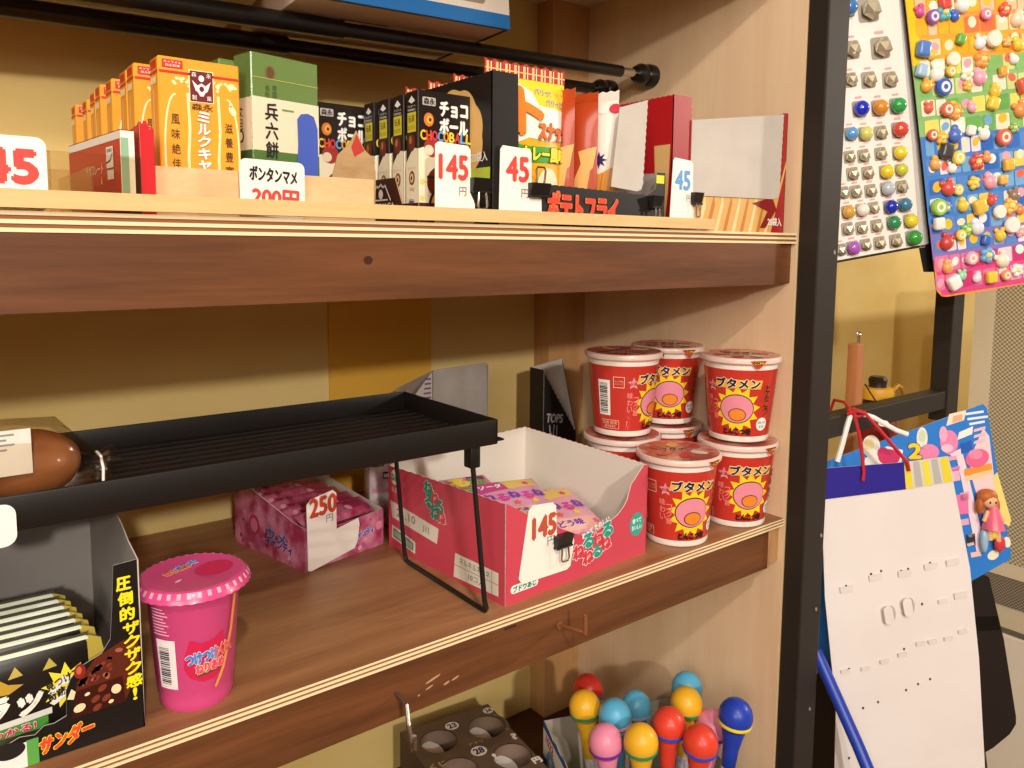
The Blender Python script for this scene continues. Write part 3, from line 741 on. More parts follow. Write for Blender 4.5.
b.slab(LEFT(.0056, .055, 0), [(0, 0), (.0545, 0), (.0545, .0405), (0, .0390)], .0006, M('efe2d2'), M('c81f26', .4))
b.build('carton_body', t, smooth=0)

# ================================================================== MIDDLE SHELF
# ---- black slatted tray on wire legs
tm = M('17120f', .42, .4)
t = thing('tray_rack', 'black slatted tray on wire legs bridging the middle shelf', 'tray rack', (.12, .458, ZL))
def tp(mb, name, label=None, smooth=35):
    o = mb.build(name, t, smooth=smooth, label=label); o.location = (-.12, -.458, -ZL); return o
x0, x1, y0, y1, zt, zb = -.075, .2966, .3983, .5180, -.1105, -.1270
b = MB(); q = .0022
b.rbox((x0, y0, zb), (x1, y0+q, zt), tm, .0008); b.rbox((x0, y1-q, zb), (x1, y1, zt), tm, .0008)
b.rbox((x0, y0, zb), (x0+q, y1, zt), tm, .0008); b.rbox((x1-q, y0, zb), (x1, y1, zt), tm, .0008)
y = y0+q
while y < y1-.006:
    b.box((x0+q, y, zb+.0020), (x1-q, y+.0062, zb+.0038), tm); y += .0108
for i in range(9): b.box((x0+.02+.044*i, y0+q, zb+.0012), (x0+.026+.044*i, y1-q, zb+.0024), tm)
tp(b, 'tray', smooth=30)
for xs in (.2805, -.055):
    for yy in (.4045, .5075):
        b = MB().rbox((xs-.0040, yy-.0042, zb-.0140), (xs+.0040, yy+.0042, zb+.0010), tm, .0012); tp(b, 'leg_socket')
    fx = xs+.0085 if xs > 0 else xs-.0085
    r = .0017; zf = ZL+r
    b = MB().tube([(xs, .4045, zb-.008), (xs+(fx-xs)*.93, .4010, zf+.007), (fx, .3998, zf+.0022), (fx, .4012, zf+.0003), (fx, .4045, zf), (fx, .5000, zf), (fx, .5040, zf+.0004), (fx, .5055, zf+.003), (xs+(fx-xs)*.93, .5058, zf+.007), (xs, .5075, zb-.008)], r, tm, 10)
    tp(b, 'wire_leg')
ptag('white rounded price tag on the tray front, cut by the left edge', (.0115, .3972, -.1325), 0, 0, None, 0, 0, 0, 0, poly=rr(0, 0, .0205, .0190, .0050))

# ---- bread in clear film on the tray
zt0 = -.1232
t = thing('bread_pack', 'brown bread rolls in crinkled clear film on the black tray', 'bread', (.020, .4330, zt0))
bn = M('7a4526', .45, .4, noise=(25, '9c6238', (1, 1, 1)), coat=.3)
for i, (x, y, rx) in enumerate(((.020, 0, .0235), (-.022, .002, .024), (-.058, .001, .018))):
    bm = bmesh.new(); bmesh.ops.create_uvsphere(bm, u_segments=28, v_segments=16, radius=1)
    b = MB().bm(bm, bn, Matrix.Translation((x, y, .0175)) @ Matrix.Diagonal((rx, .021, .0165, 1))); b.build('bread_roll', t, smooth=80)
film = FILM('f6ead8', .06, .12, 1.4); b = MB()
rnd = random.Random(5); n = 26; secs = []
for x, sy, z0, z1 in ((-.075, .004, .014, .022), (-.068, .018, .004, .034), (-.055, .0245, .0006, .0372), (-.02, .0250, .0004, .0385), (.015, .0250, .0004, .0388), (.034, .0245, .0005, .0370), (.041, .020, .001, .030), (.047, .0140, .004, .022), (.051, .0095, .006, .017), (.0535, .0110, .005, .018), (.0590, .0150, .003, .020)):
    ring = []
    for k in range(n):
        a = 2*pi*k/n; c, s_ = cos(a), sin(a); e = .55
        yy = sy*math.copysign(abs(c)**e, c); zz = (z0+z1)/2+(z1-z0)/2*math.copysign(abs(s_)**e, s_)
        j = .0011 if x > .03 else .0005
        ring.append((x+rnd.uniform(-j, j), yy+rnd.uniform(-j, j), max(.0003, zz+rnd.uniform(-j, j))))
    secs.append(ring)
vs = [p for r in secs for p in r]; fs = [(i*n+k, i*n+(k+1) % n, (i+1)*n+(k+1) % n, (i+1)*n+k) for i in range(len(secs)-1) for k in range(n)]
b.add(vs, fs, film); b.build('clear_film', t, smooth=50, label='clear glossy wrapper, gathered at the end')
b = MB(); SF = FnSurf(lambda x, z, o: V((x, -.0252-o-.0004-.0006*0, z)), (.01, .01))
S = Surf((0, -.0258, 0), (1, 0, 0), (0, .10, .985))
b.slab(S, [(-.0300, .0190), (.0205, .0190), (.0205, .0395), (-.0300, .0395)], .0003, M('d9d2c8', .5))
for i in range(4): b.rect(S, -.024, .0370-.0022*i, .014-.003*(i % 2), .0379-.0022*i, M('8a8480'), 1)
b.build('label', t, smooth=0, label='plain white printed label')
b = MB().tube([(.0512, -.0100, .0045), (.0515, -.0102, .0125), (.0512, -.0065, .0180), (.0512, .004, .0180)], .0007, M('f4efe6', .3), 6)
b.build('tie', t, label='white twist tie')

# ---- black display box with chocolate bars
t = thing('display_box', 'open black display box with yellow lettering, full of chocolate bars', 'box', (-.0350, .4040, ZL))
Wd, D, H = .1168, .130, .0868
k = M('15110f', .4, .45); inn = M('8f8781', .75); b = MB(); S = FRONT(0, 0, 0)
yl = M('f2de22', .45)
front = [(0, 0), (Wd, 0), (.1160, H), (.1056, .0862), (.1045, .068), (.1030, .0500), (.0990, .0440), (.0900, .0405), (.0855, .0360), (.0833, .0306), (.0830, .0183), (.0780, .0165), (.0737, .0168), (.0700, .0138), (.0640, .0150), (.0560, .0122), (.0450, .0130), (0, .0140)]
b.slab(S, front, .0006, k, inn, M('c9c0b6', .7))
b.slab(Surf((Wd-.0006, D, 0), (0, -1, 0), (0, 0, 1)), [(0, 0), (D, 0), (D, .0866), (D-.020, .0900), (D-.036, .0950), (D-.060, .0980), (0, .1000)], .0006, inn, k, M('c9c0b6', .7))
b.slab(LEFT(0, D, 0), [(0, 0), (D, 0), (D, .020), (D-.02, .08), (0, .1)], .0006, k, inn)
b.slab(FRONT(.0006, D-.0006, 0), [(0, 0), (Wd-.0012, 0), (Wd-.0012, .1), (0, .1)], .0006, inn, k)
b.box((.0006, .0006, 0), (Wd-.0012, D-.0012, .0006), inn)
# lettering down the right strip, chocolate block and the red-orange name
b.vtext(S, '圧倒的', .1096, .0795, .0062, .0064, .0013, yl, 4, .05, dx=.0006)
b.vtext(S, 'ザクザク感!', .1122, .0563, .0070, .0060, .0008, yl, 6, .05, dx=.0001)
cb = M('5c2418', .35, coat=.3); c2 = M('7d3626', .35, coat=.3); c3 = M('3a140e', .35)
b.poly(S, [(.0850, .0160), (.0880, .0330), (.0965, .0430), (.1090, .0480), (.1150, .0470), (.1155, .0330), (.1100, .0200), (.1080, .0165)], cb, 1)
b.poly(S, [(.0850, .0160), (.0870, .0290), (.1075, .0300), (.1085, .0165)], c3, 2)
rnd = random.Random(4)
for i in range(34):
    x = rnd.uniform(.089, .114); z = rnd.uniform(.031, .0465)
    if z < .031+(x-.088)*.62 or z < .046: b.ell(S, x, min(z, .030+(x-.0855)*.65), rnd.uniform(.0009, .0019), rnd.uniform(.0007, .0013), c2 if i % 3 else M('a35a45', .4), 3, 8, rnd.uniform(0, 3))
for x, z, a, c in ((.0885, .0205, .0026, .0020), (.1045, .0245, .0022, .0024), (.1020, .0190, .0012, .0009), (.0920, .0262, .0012, .0008)): b.ell(S, x, z, a, c, M('ecd3a4', .5), 4, 14, .3)
for x, z in ((.0955, .0225), (.0985, .0270), (.0960, .0180), (.1000, .0215)): b.ell(S, x, z, .0022, .0015, c2, 3, 9, .6)
b.ell(S, .0893, .0385, .0025, .0036, M('8a2a20', .3), 3, 14); b.ell(S, .0890, .0390, .0012, .0020, M('c0604a', .4), 4, 10); b.poly(S, [(.0835, .0265), (.0862, .0255), (.0872, .0290), (.0855, .0310)], M('ead2a6', .5), 4)
b.text(S, 'サンダー', .0828, .0086, .0225, .0082, M('e2442a'), 4, .06, rot=.10, shear=.25, out=(M('f3e03a'), .0007))
b.rect(S, .0665, 0, .0712, .0125, M('58a048'), 1); b.rect(S, .0520, 0, .0665, .0120, M('e9e4dc'), 1); b.ell(S, .0600, .0100, .0060, .0040, INK, 2)
b.build('box_body', t, smooth=0)
gold = M('c9b24a', .35, .5, .3)
def bar(loc, label, rz, rx=0.):
    t = thing('chocolate_bar', label, 'chocolate bar', loc, rz, 'wrapped chocolate bars in the black box')
    t.rotation_euler = (rx, 0, rz)
    b = MB(); Wd, H, T = .0860, .0385, .0036
    wr = M('1b1512', .3, .5, coat=.2)
    nx, nz = 10, 10; S, _ = pouch_surf(Wd, H, T); 
    F = pouch_body(b, Wd, H, T, wr, .0022, M('4a4438', .35))
    b.poly(F, [(Wd*.45, .0375), (Wd, .0373), (Wd, .0386), (Wd*.45, .0386)], M('dfe2cc', .35), 1); b.slab(FRONT(0, -.0008, 0), [(Wd*.52, H), (Wd, H), (Wd*.99, H+.0008), (Wd*.54, H+.0008)], .0004, M('dfe2cc', .35))
    b.poly(F, [(0, .0358), (Wd*.44, .0362), (Wd*.52, .0386), (0, .0386)], M('4f9a3c', .4), 2); b.text(F, 'アタリがすぐわかる!', Wd*.25, .0373, Wd*.40, .0022, M('d23a50'), 4, .05, out=(WHITE, .0004))
    for q_ in (.012, .030, .052, .066): b.poly(F, [(q_, .0285), (q_+.006, .0290), (q_+.003, .0335)], M('b8a24a', .4), 1)
    b.text(F, 'ブラック', .0530, .0165, .052, .0120, M('e8e4d8'), 4, .07, rot=.06, shear=.25, out=(M('7a7468'), .0007))
    b.poly(F, [(.040, .0235), (.047, .0265), (.048, .0300), (.0520, .0265), (.058, .0250), (.052, .0220)], M('b8922e', .4), 3)
    b.star(F, .0755, .0190, .0108, .0062, 9, M('f0dc38'), 3, .2); b.text(F, '見つけて!', .0745, .0220, .0160, .0042, INK, 5, .04, rot=.25); b.text(F, '奇跡の粒', .0750, .0170, .0160, .0042, INK, 5, .04, rot=.25)
    b.poly(F, [(0, .0040), (Wd*.8, .0075), (Wd*.8, .0105), (0, .0070)], M('d9d6cc', .4), 3)
    b.poly(F, [(0, 0), (Wd*.78, .0010), (Wd*.78, .0070), (0, .0040)], M('4f9a3c', .4), 2); b.text(F, 'アタリがすぐわかる!', Wd*.42, .0036, Wd*.60, .0042, M('d23a50'), 4, .05, rot=.03, out=(WHITE, .0004))
    b.slab(FRONT(Wd, -.0003, 0), [(-.001, -.001), (.0060, .001)]+[(.0066-(i % 2)*.0006, .003+.0033*i) for i in range(10)]+[(.0055, H-.002), (-.001, H+.001)], .0006, gold)
    b.build('wrapper', t)
bars = ['front chocolate bar with the big white lettering showing', 'second chocolate bar from the front of the black box', 'third chocolate bar from the front of the black box', 'fourth chocolate bar, middle of the stack in the black box',
        'fifth chocolate bar from the front of the black box', 'sixth chocolate bar from the front, well back in the box', 'rearmost chocolate bar, against the grey box back']
for i, nm in enumerate(bars):
    bar((-.0255-.0012*i, .4165+.0098*i, ZL+.0098+.0015*(i > 0)), nm, radians(-1.5), radians(-6))

# ---- pink cup
t = thing('pink_cup', 'bright pink candy cup with foil lid beside the black box', 'cup', (.1110, .4190, ZL), radians(-12))
pk = M('d44a82', .3, .5, coat=.2); n = 56
rz = lambda z: .0186+(.0232-.0186)*min(max((z-.004)/.060, 0), 1.05)
b = MB().lathe([(0, .0008), (.0150, .0006), (.0175, 0), (.0184, .0022), (.0186, .0050), (rz(.011), .011), (rz(.0115)+.0004, .0120), (rz(.063), .063), (.0240, .0645), (.0244, .0655), (.0210, .0660), (0, .0660)], pk, n)
S = CupSurf(lambda z: rz(z)+.0001+(.0004 if z > .0118 else 0), .021, -pi/2, .004)
b.rect(S, -.0215, .0135, -.0105, .0405, M('f3e6e6', .4), 1); b.barcode(S, -.0205, .0150, -.0120, .0385, M('f3e6e6', .4), INK, 2, True)
for i in range(9): b.rect(S, -.0225, .0430+.0017*i, -.0130-.0012*(i % 3), .0437+.0017*i, M('f4b0c8', .4), 1)
b.poly(S, [(-.0035, .0405), (-.0065, .031), (-.0070, .0250), (-.004, .0195), (.002, .0165), (.008, .0165), (.012, .020), (.0140, .0285), (.0130, .0420), (.008, .0385), (.0015, .0380)], M('cf2450', .35), 1)   # plain darker patch
b.text(S, 'つけつけ', .0020, .0305, .0150, .0062, M('3f7fd0'), 3, .07, rot=.10, out=(M('f6f0f4'), .0006))
b.text(S, 'わくわく', .0130, .0318, .0100, .0068, M('e05a5a'), 3, .06, rot=.12, out=(M('f6d8a0'), .0005))
b.text(S, 'ねりあめ', .0060, .0245, .0140, .0052, M('e8486a'), 3, .06, rot=.08, out=(M('f6d8b0'), .0006))
b.line(S, [(.0000, .0205), (.0110, .0220)], .0014, M('6a4a2a', .5), 3); b.line(S, [(.0090, .0120), (.0130, .0210), (.0175, .0400), (.0195, .058)], .0018, M('ee9a4a', .4), 4)
b.build('cup_body', t, smooth=40)
b = MB(); nn = 72
ring = lambda r, z, wv=0: [((r+wv*(i % 2))*cos(2*pi*i/nn), (r+wv*(i % 2))*sin(2*pi*i/nn), z) for i in range(nn)]
rows = [ring(.0001, .0678), ring(.0236, .0676), ring(.0246, .0679), ring(.0262, .0674), ring(.0280, .0648, .0004), ring(.0287, .0625, .0007)]
low = [ring(.0284, .0622, .0007), ring(.0258, .0655), ring(.0001, .0663)]
vs = [p for r in rows+low for p in r]; fs = [(j*nn+i, j*nn+(i+1) % nn, (j+1)*nn+(i+1) % nn, (j+1)*nn+i) for j in range(len(rows)+len(low)-1) for i in range(nn)]
b.add(vs, [f[::-1] for f in fs], pk)
lp = M('f2a9c2', .35)
for i in range(nn):
    if i % 2 == 0:
        a0, a1 = 2*pi*(i+.2)/nn, 2*pi*(i+1.0)/nn
        q = [V((.0266*cos(a0), .0266*sin(a0), .0672)), V((.0282*cos(a0), .0282*sin(a0), .0648)), V((.0282*cos(a1), .0282*sin(a1), .0648)), V((.0266*cos(a1), .0266*sin(a1), .0672))]
        b.add([p+V((p.x, p.y, .5*.0)).normalized()*.0003+V((0, 0, .0002)) for p in q], [(0, 1, 2, 3)], lp)
T = TOP(0, 0, .0680)
b.ell(T, .0105, .0005, .0105, .0085, M('c92a55', .35), 1, 24, .7)      # plain darker patch on the foil
b.text(T, 'つけつけ', -.0035, .0082, .0150, .0052, M('3f7fd0'), 3, .07, rot=.62, out=(M('f6f0f4'), .0006)); b.text(T, 'ねりあめ', -.0075, .0030, .0150, .0046, M('e8604a'), 3, .07, rot=.62, out=(M('f3d9a0'), .0006))
b.ell(T, -.0075, -.0110, .0022, .0009, M('f4c2d2', .4), 2, 12, .8)
b.build('foil_lid', t, smooth=30, label='pink foil lid with pale crimped rim')

# ---- patterned box with sachets and the 250 tag
bt = lambda a, c, s=55: M(a, .42, .4, noise=(s, c, (1, 1, 1), (.40, .62)), coat=.15)
ang = math.atan2(.0163, .0736)
t = thing('display_box', 'pink and purple patterned display box under the black tray', 'box', (.2203, .5329, ZL), ang)
Wd, D, H = .0754, .0948, .031; mott = bt('a8305a', 'd98aa8'); inn = M('cfc2ae', .8); b = MB(); S = FRONT(0, 0, 0); L = LEFT(0, D, 0)
b.slab(S, [(0, 0), (Wd, 0), (Wd, .0295), (Wd*.55, .028), (Wd*.35, .0275), (0, .0330)], .0006, mott, inn, M('e8d8c8'))
b.slab(L, [(0, 0), (D, 0), (D, .0330), (D*.86, .0345), (D*.22, .0500), (D*.12, .0560), (0, .058)], .0006, mott, inn, M('e8d8c8'))
b.slab(FRONT(.0006, D-.0006, 0), [(0, 0), (Wd-.0012, 0), (Wd-.0012, .048), (0, .057)], .0006, inn, mott); b.slab(LEFT(Wd-.0006, D, 0), [(0, 0), (D, 0), (D, .0295), (0, .046)], .0006, inn, mott)
b.box((.0006, .0006, 0), (Wd-.0012, D-.0012, .0006), inn)
b.text(L, 'ウメ', D*.62, .0185, .026, .0085, M('2f5f98'), 2, .06, rot=-.05, out=(M('e0c8d8'), .0006)); b.text(L, 'キャンディ', D*.66, .0130, .034, .0072, M('4a3a80'), 2, .06, rot=-.05, out=(M('e0c8d8'), .0006))
b.text(S, 'キャンディ', Wd*.72, .0150, .021, .0062, M('4a62b0'), 2, .06, rot=.05, out=(M('f0dce8'), .0006))
rnd = random.Random(9)
for SS, ww in ((S, Wd), (L, D)):
    for i in range(22): b.ell(SS, rnd.uniform(.004, ww-.006), rnd.uniform(.003, .026), rnd.uniform(.0012, .0035), rnd.uniform(.001, .0026), M(rnd.choice(['c2406a', 'e6a6bc', '8a2a58', 'd86a8e', 'b85a98'])), 1, 10, rnd.uniform(0, 3))
b.ell(L, D*.30, .0205, .0075, .0085, M('b8305a'), 1, 20); b.ell(L, D*.30, .0205, .0050, .0058, M('d87a94'), 2, 18); b.ell(S, Wd*.93, .0170, .0032, .0036, M('e88aa0'), 2, 14)
b.build('box_body', t, smooth=0)
def sachet(name, label, cat, loc, w, d, h, rz, m1, tilt=(0, 0), group=None, deco=None):
    t = thing(name, label, cat, loc, rz, group); t.rotation_euler = (tilt[0], tilt[1], rz)
    b = MB(); nx, ny = 12, 10; rows = []
    up_ = lambda x, y: h/2*(max(0, 1-abs(2*x/w-1)**3)**.6)*(max(0, 1-abs(2*y/d-1)**3)**.6)
    vs = []; fs = []
    for s in (1, -1):
        o = len(vs)
        for j in range(ny+1):
            for i in range(nx+1):
                x, y = w*i/nx, d*j/ny; vs.append((x, y, h/2+s*(up_(x, y)+.00015)))
        for j in range(ny):
            for i in range(nx):
                q = (o+j*(nx+1)+i, o+j*(nx+1)+i+1, o+(j+1)*(nx+1)+i+1, o+(j+1)*(nx+1)+i); fs.append(q if s > 0 else q[::-1])
    b.add(vs, fs, m1)
    S = FnSurf(lambda x, y, o: V((x, y, h/2+up_(min(max(x, 0), w), min(max(y, 0), d))+.00025+o)), (.006, .006))
    if deco: deco(b, S)
    b.build('sachet_body', t, smooth=45)
def deco250(b, S):
    rnd = random.Random(len(b.f)); 
    for i in range(10): b.ell(S, rnd.uniform(.006, .056), rnd.uniform(.004, .02), rnd.uniform(.002, .005), rnd.uniform(.001, .003), M(rnd.choice(['8a1c40', 'e89ab0', 'c84a70', '6a1838'])), 1, 10, rnd.uniform(0, 3))
cs, sn = cos(ang), sin(ang)
for i, nm in enumerate(('front candy sachet in the patterned box, behind the 250 tag', 'second candy sachet in the patterned box', 'third candy sachet, middle of the patterned box', 'fourth candy sachet towards the back of the patterned box', 'rearmost candy sachet, at the back of the patterned box')):
    lx, ly = .005, .004+.0165*i
    sachet('candy_sachet', nm, 'candy', (.2203+lx*cs-ly*sn, .5329+lx*sn+ly*cs, ZL+.0260+.0010*i), .064, .021, .0065, ang, bt('9c2450', 'c96a8c', 90), (radians(20), 0), 'pink candy sachets in the patterned box', deco250)
# carrier under the sachets so that they rest on something
sachet('candy_sachet', 'lowest candy sachet, hidden under the other pink ones', 'candy', (.2203+.004*cs-.004*sn, .5329+.004*sn+.004*cs, ZL+.0012), .066, .086, .0240, ang, bt('9c2450', 'c96a8c', 90), (0, 0), 'pink candy sachets in the patterned box')
ptag('white price tag reading red 250 yen on the patterned box', (.2208, .5303, ZL+.0004), 0, 0, '250', .0150, .0475, .0235, .0135, col=M('c4452e', .5), yen=(.0205, .0365, .0060, .0056),
     poly=[(.0010, .0010), (.0040, .0000), (.0440, .0060), (.0470, .0110), (.0490, .0240), (.0480, .0290), (.0270, .0260), (.0272, .0540), (.0240, .0570), (.0045, .0545), (.0005, .0510)], rotz=ang, bold=.06)

# ---- pack behind with a black label
t = thing('candy_pack', 'white and pink candy pack with black label, behind the red box', 'pack', (.3010, .5880, ZL), radians(-20))
b = MB(); Wd, D, H = .040, .035, .064; mm = bt('d8cfc8', 'b0848e', 60); b.rbox((0, 0, 0), (Wd, D, H), mm, .003)
S = FRONT(0, -.00005, 0); b.rrect(S, .0120, .0420, .0270, .0480, .0005, INK, 1); b.text(S, '10個入り', .0195, .0450, .0130, .0040, WHITE, 2, .03); b.rrect(S, .0010, .0530, .0130, .0620, .001, INK, 1); b.rrect(S, .0025, .0540, .0118, .0610, .0006, M('c9b8b8'), 2); b.ell(S, .030, .056, .007, .005, WHITE, 1, 14); b.rect(S, .003, .030, .037, .034, M('c98a9c'), 1)
b.build('pack_body', t)

# ---- grey open carton near the wall
t = thing('open_carton', 'grey board carton with open flap, behind the tray by the wall', 'carton', (.3660, .5900, ZL), radians(3))
Wd, D, H = .0640, .060, .130; g1 = M('aaa39c', .75, noise=(40, '9c958e', (1, 1, 1))); b = MB()
b.slab(FRONT(0, 0, 0), [(0, 0), (Wd, 0), (Wd-.002, H+.0015), (0, H)], .0008, g1)
b.slab(LEFT(0, D, 0), [(0, 0), (D, 0), (D, H), (0, .105)], .0008, g1); b.slab(LEFT(Wd-.0008, D, 0), [(0, 0), (D, 0), (D, H), (0, .105)], .0008, g1)
b.slab(FRONT(.0008, D-.0008, 0), [(0, 0), (Wd-.0016, 0), (Wd-.0016, .105), (0, .105)], .0008, g1)
b.build('carton_body', t, smooth=0)
b = MB().slab(FRONT(0, 0, 0), [(-.0300, .098), (-.0005, .095), (-.0005, H-.001)], .0008, M('b9b2aa', .75))
for i in range(6): b.rect(FRONT(0, 0, 0), -.0110+.0006*i, .1010+.0042*i, -.0020, .1026+.0042*i, M('6a4a78'), 1)
o = b.build('side_flap', t, smooth=0, label='open flap with purple stripes'); o.location = (0, -.0002, 0)

# ---- torn black box in the corner
t = thing('open_carton', 'torn open black carton with grey inside, in the corner behind cups', 'carton', (.5140, .6120, ZL), radians(-4))
Wd, D, H = .0430, .050, .1140; k = M('1c1715', .5); b = MB()
b.slab(FRONT(0, 0, 0), [(0, 0), (.043, 0), (.043, .0450)]+saw(.0420, .0460, .0005, H-.002, 26, .0009)+[(0, H)], .0007, k, GREYBOARD)
b.slab(FRONT(0, D*.5, 0), [(0, 0), (Wd, 0), (Wd, H+.006), (.003, H)], .0007, M('c6bbb0', .75)); b.slab(LEFT(0, D*.5, 0), [(0, 0), (D*.5, 0), (D*.5, H), (0, H)], .0007, k, GREYBOARD)
b.slab(LEFT(Wd-.0007, D*.5, 0), [(0, 0), (D*.5, 0), (D*.5, .045), (0, H+.004)], .0007, GREYBOARD, k)
S = FRONT(0, 0, 0); b.text(S, 'TOPS', .0145, .0620, .0210, .0090, M('a8a29c'), 1, .05, rot=-.14); b.line(S, [(.0080, .0550), (.0090, .047), (.0130, .043), (.0140, .055)], .0013, M('a8a29c'), 1); b.line(S, [(.0175, .054), (.0175, .042), (.0205, .041)], .0013, M('a8a29c'), 1)
b.build('carton_body', t, smooth=0)

# ---- pink red carton of sachets with the 145 tag
U = V((.1469, .0090, 0)).normalized(); ang = math.atan2(.0090, .1469)
t = thing('display_box', 'red open display box of sachets with white inside, front centre', 'box', (.3048, .4008, ZL), ang)
Wd, D, H = .1472, .1435, .0712; rp_ = M('cc4658', .42, .4, coat=.1); inn = M('e6dccf', .7); b = MB(); S = FRONT(0, 0, 0); L = LEFT(0, D, 0)
cut = [(.0013, .0708), (.022, .0580), (.045, .0455), (.066, .0350), (.078, .0300), (.0900, .0312), (.1020, .0345), (.1120, .0380), (.1194, .0430), (.1235, .0480), (.1262, .0550), (.1275, .0590), (.1315, .0620), (.1424, .0718)]
b.slab(S, [(0, 0), (Wd, 0), (.1466, .0715)]+cut[::-1]+[(0, .0710)], .0007, rp_, inn, M('f0e6dc'))
b.slab(L, [(0, 0), (D, 0)]+saw(D, .0712, .045, .0680, 22, .0005)+saw(.044, .0680, 0, .066, 8, .0005), .0007, rp_, inn, M('f0e6dc'))
b.slab(FRONT(.0007, D-.0007, 0), [(0, 0), (Wd-.0014, 0)]+saw(Wd-.0014, .0760, .03, .0730, 30, .0006)+[(.0, .066)], .0007, inn, rp_)
b.slab(LEFT(Wd-.0007, D, 0), [(0, 0), (D, 0)]+saw(D, .0718, 0, .0760, 44, .0006), .0007, inn, rp_)
b.box((.0007, .0007, 0), (Wd-.0014, D-.0014, .0007), inn)
# front print
b.rrect(S, .0050, .0068, .0305, .0128, .0030, M('f3eee6'), 1); b.text(S, 'ブドウあじ', .0178, .0098, .0210, .0042, M('1f8a78'), 2, .06)
for dx, ch, c, x, z, s in ((0, 'ね', 'd3374a', .0700, .0205, .0115), (0, 'る', '1d9c8c', .0800, .0265, .0110), (0, 'ね', 'd3374a', .0905, .0245, .0120), (0, 'る', '1d9c8c', .1005, .0300, .0115), (0, 'ね', 'd3374a', .0800, .0140, .0110), (0, 'る', '1d9c8c', .0895, .0165, .0105), (0, 'ね', 'd3374a', .0990, .0200, .0110)):
    b.text(S, ch, x, z, s, s*.9, M(c), 3, .08, rot=.12, out=(M('f6efe6'), .0012))
b.text(S, 'ねって たのしい', .0880, .0345, .0300, .0044, M('f6efe6'), 3, .04, rot=.26)
b.ell(S, .1350, .0260, .0080, .0092, M('2fa594'), 1, 26); b.text(S, '食べて', .1350, .0290, .0105, .0042, M('d8efe6'), 2, .05); b.text(S, 'おいしい', .1350, .0235, .0115, .0036, M('d8efe6'), 2, .05)
# side print
lab = M('e6dccc', .6)
b.poly(L, [(.003, .0380), (.0684, .0327), (.0663, .0205), (.0052, .0247)], lab, 1); b.text(L, '2  .10', .0250, .0305, .0260, .0062, M('6a6058'), 2); b.text(L, '川', .0520, .0275, .0080, .0055, M('6a6058'), 2)
b.poly(L, [(.0887, .0208), (.1370, .0213), (.1371, .0048), (.0868, .0025)], lab, 1); b.text(L, 'ネルネルネルネ', .1110, .0168, .034, .0046, M('5a524c'), 2); b.text(L, '10コ入', .1130, .0085, .0170, .0046, M('5a524c'), 2); b.line(L, [(.088, .0120), (.1370, .0130)], .0004, M('8a8078'), 2); b.line(L, [(.1300, .0040), (.1300, .0205)], .0004, M('8a8078'), 2)
b.poly(L, [(.0051, .0187), (.0379, .0135), (.0375, .0040), (.0045, .0080)], lab, 1); b.poly(L, [(.0075, .0165), (.0355, .0120), (.0352, .0058), (.0070, .0095)], M('3f8a70'), 2); b.poly(L, [(.0090, .0152), (.0340, .0112), (.0338, .0068), (.0086, .0107)], M('a8b8a0'), 3)
for i, (ch, c, x, z) in enumerate((('ね', '1d8a6c', .0560, .0610), ('る', '1d8a6c', .0570, .0510), ('ね', 'd3374a', .0640, .0550), ('る', '1d8a6c', .0690, .0500), ('ね', 'd3374a', .0720, .0430), ('ね', '1d8a6c', .0640, .0440))):
    b.text(L, ch, x, z, .0110, .0095, M(c), 3, .08, out=(M('e8ded0'), .0011))
b.ell(L, .0090, .0580, .0050, .0060, M('d8d0a8'), 1); b.text(L, 'ねる', .0090, .0580, .0090, .0060, M('3f8a70'), 2, .05); b.text(L, 'ねる', .0090, .0480, .0080, .004, M('e8a8a8'), 2, .05)
b.build('box_body', t, smooth=0)
cs, sn = cos(ang), sin(ang); O = V((.3048, .4008, ZL))
pl = lambda lx, ly, lz: (O.x+lx*cs-ly*sn, O.y+lx*sn+ly*cs, O.z+lz)
def deco1(b, S):
    for i, (ch, c) in enumerate(zip('ねるねるねる', ('58a048', 'f0cf3a', '58a048', 'f0cf3a', '58a048', 'f0cf3a'))):
        b.text(S, ch, .012+.0165*(i % 3), .044-.0125*(i//3)+.002*(i % 2), .0160, .0125, M(c), 3, .09, out=(M('f3ead8'), .0013))
    b.poly(S, [(.004, .004), (.054, .004), (.054, .022), (.004, .022)], M('e8a8c8'), 1); b.text(S, 'ソーダ味', .028, .013, .036, .009, M('d23a80'), 3, .06, out=(WHITE, .0008)); b.poly(S, [(.040, .046), (.056, .050), (.056, .056), (.040, .056)], M('7a2a70'), 1)
def deco2(b, S):
    b.poly(S, [(.003, .040), (.030, .043), (.027, .057), (.003, .057)], M('c84a8e'), 1); b.poly(S, [(.030, .043), (.057, .046), (.057, .057), (.028, .057)], M('e9c86a'), 1); b.poly(S, [(.003, .003), (.057, .003), (.057, .016), (.003, .019)], M('f0b8a8'), 1)
    for i, ch in enumerate('ねるねるね'): b.text(S, ch, .008+.0108*i, .0330-.0025*(i % 2), .0095, .0095, M('d8409a' if i % 2 else '8a3aa8'), 3, .09, out=(WHITE, .0009))
    b.text(S, 'ソーダ', .016, .049, .020, .0065, WHITE, 3, .06); b.text(S, 'ぶどう味', .026, .0105, .032, .0070, M('8a3aa0'), 3, .06, out=(WHITE, .0008))
    for x, z, c in ((.048, .050, 'd84a8a'), (.044, .023, 'f0cf3a'), (.010, .023, '5aa8d0'), (.028, .0225, 'e86a4a'), (.053, .036, '7ac060'), (.054, .010, 'e8609a')): b.star(S, x, z, .0038, .002, 5, M(c), 2)
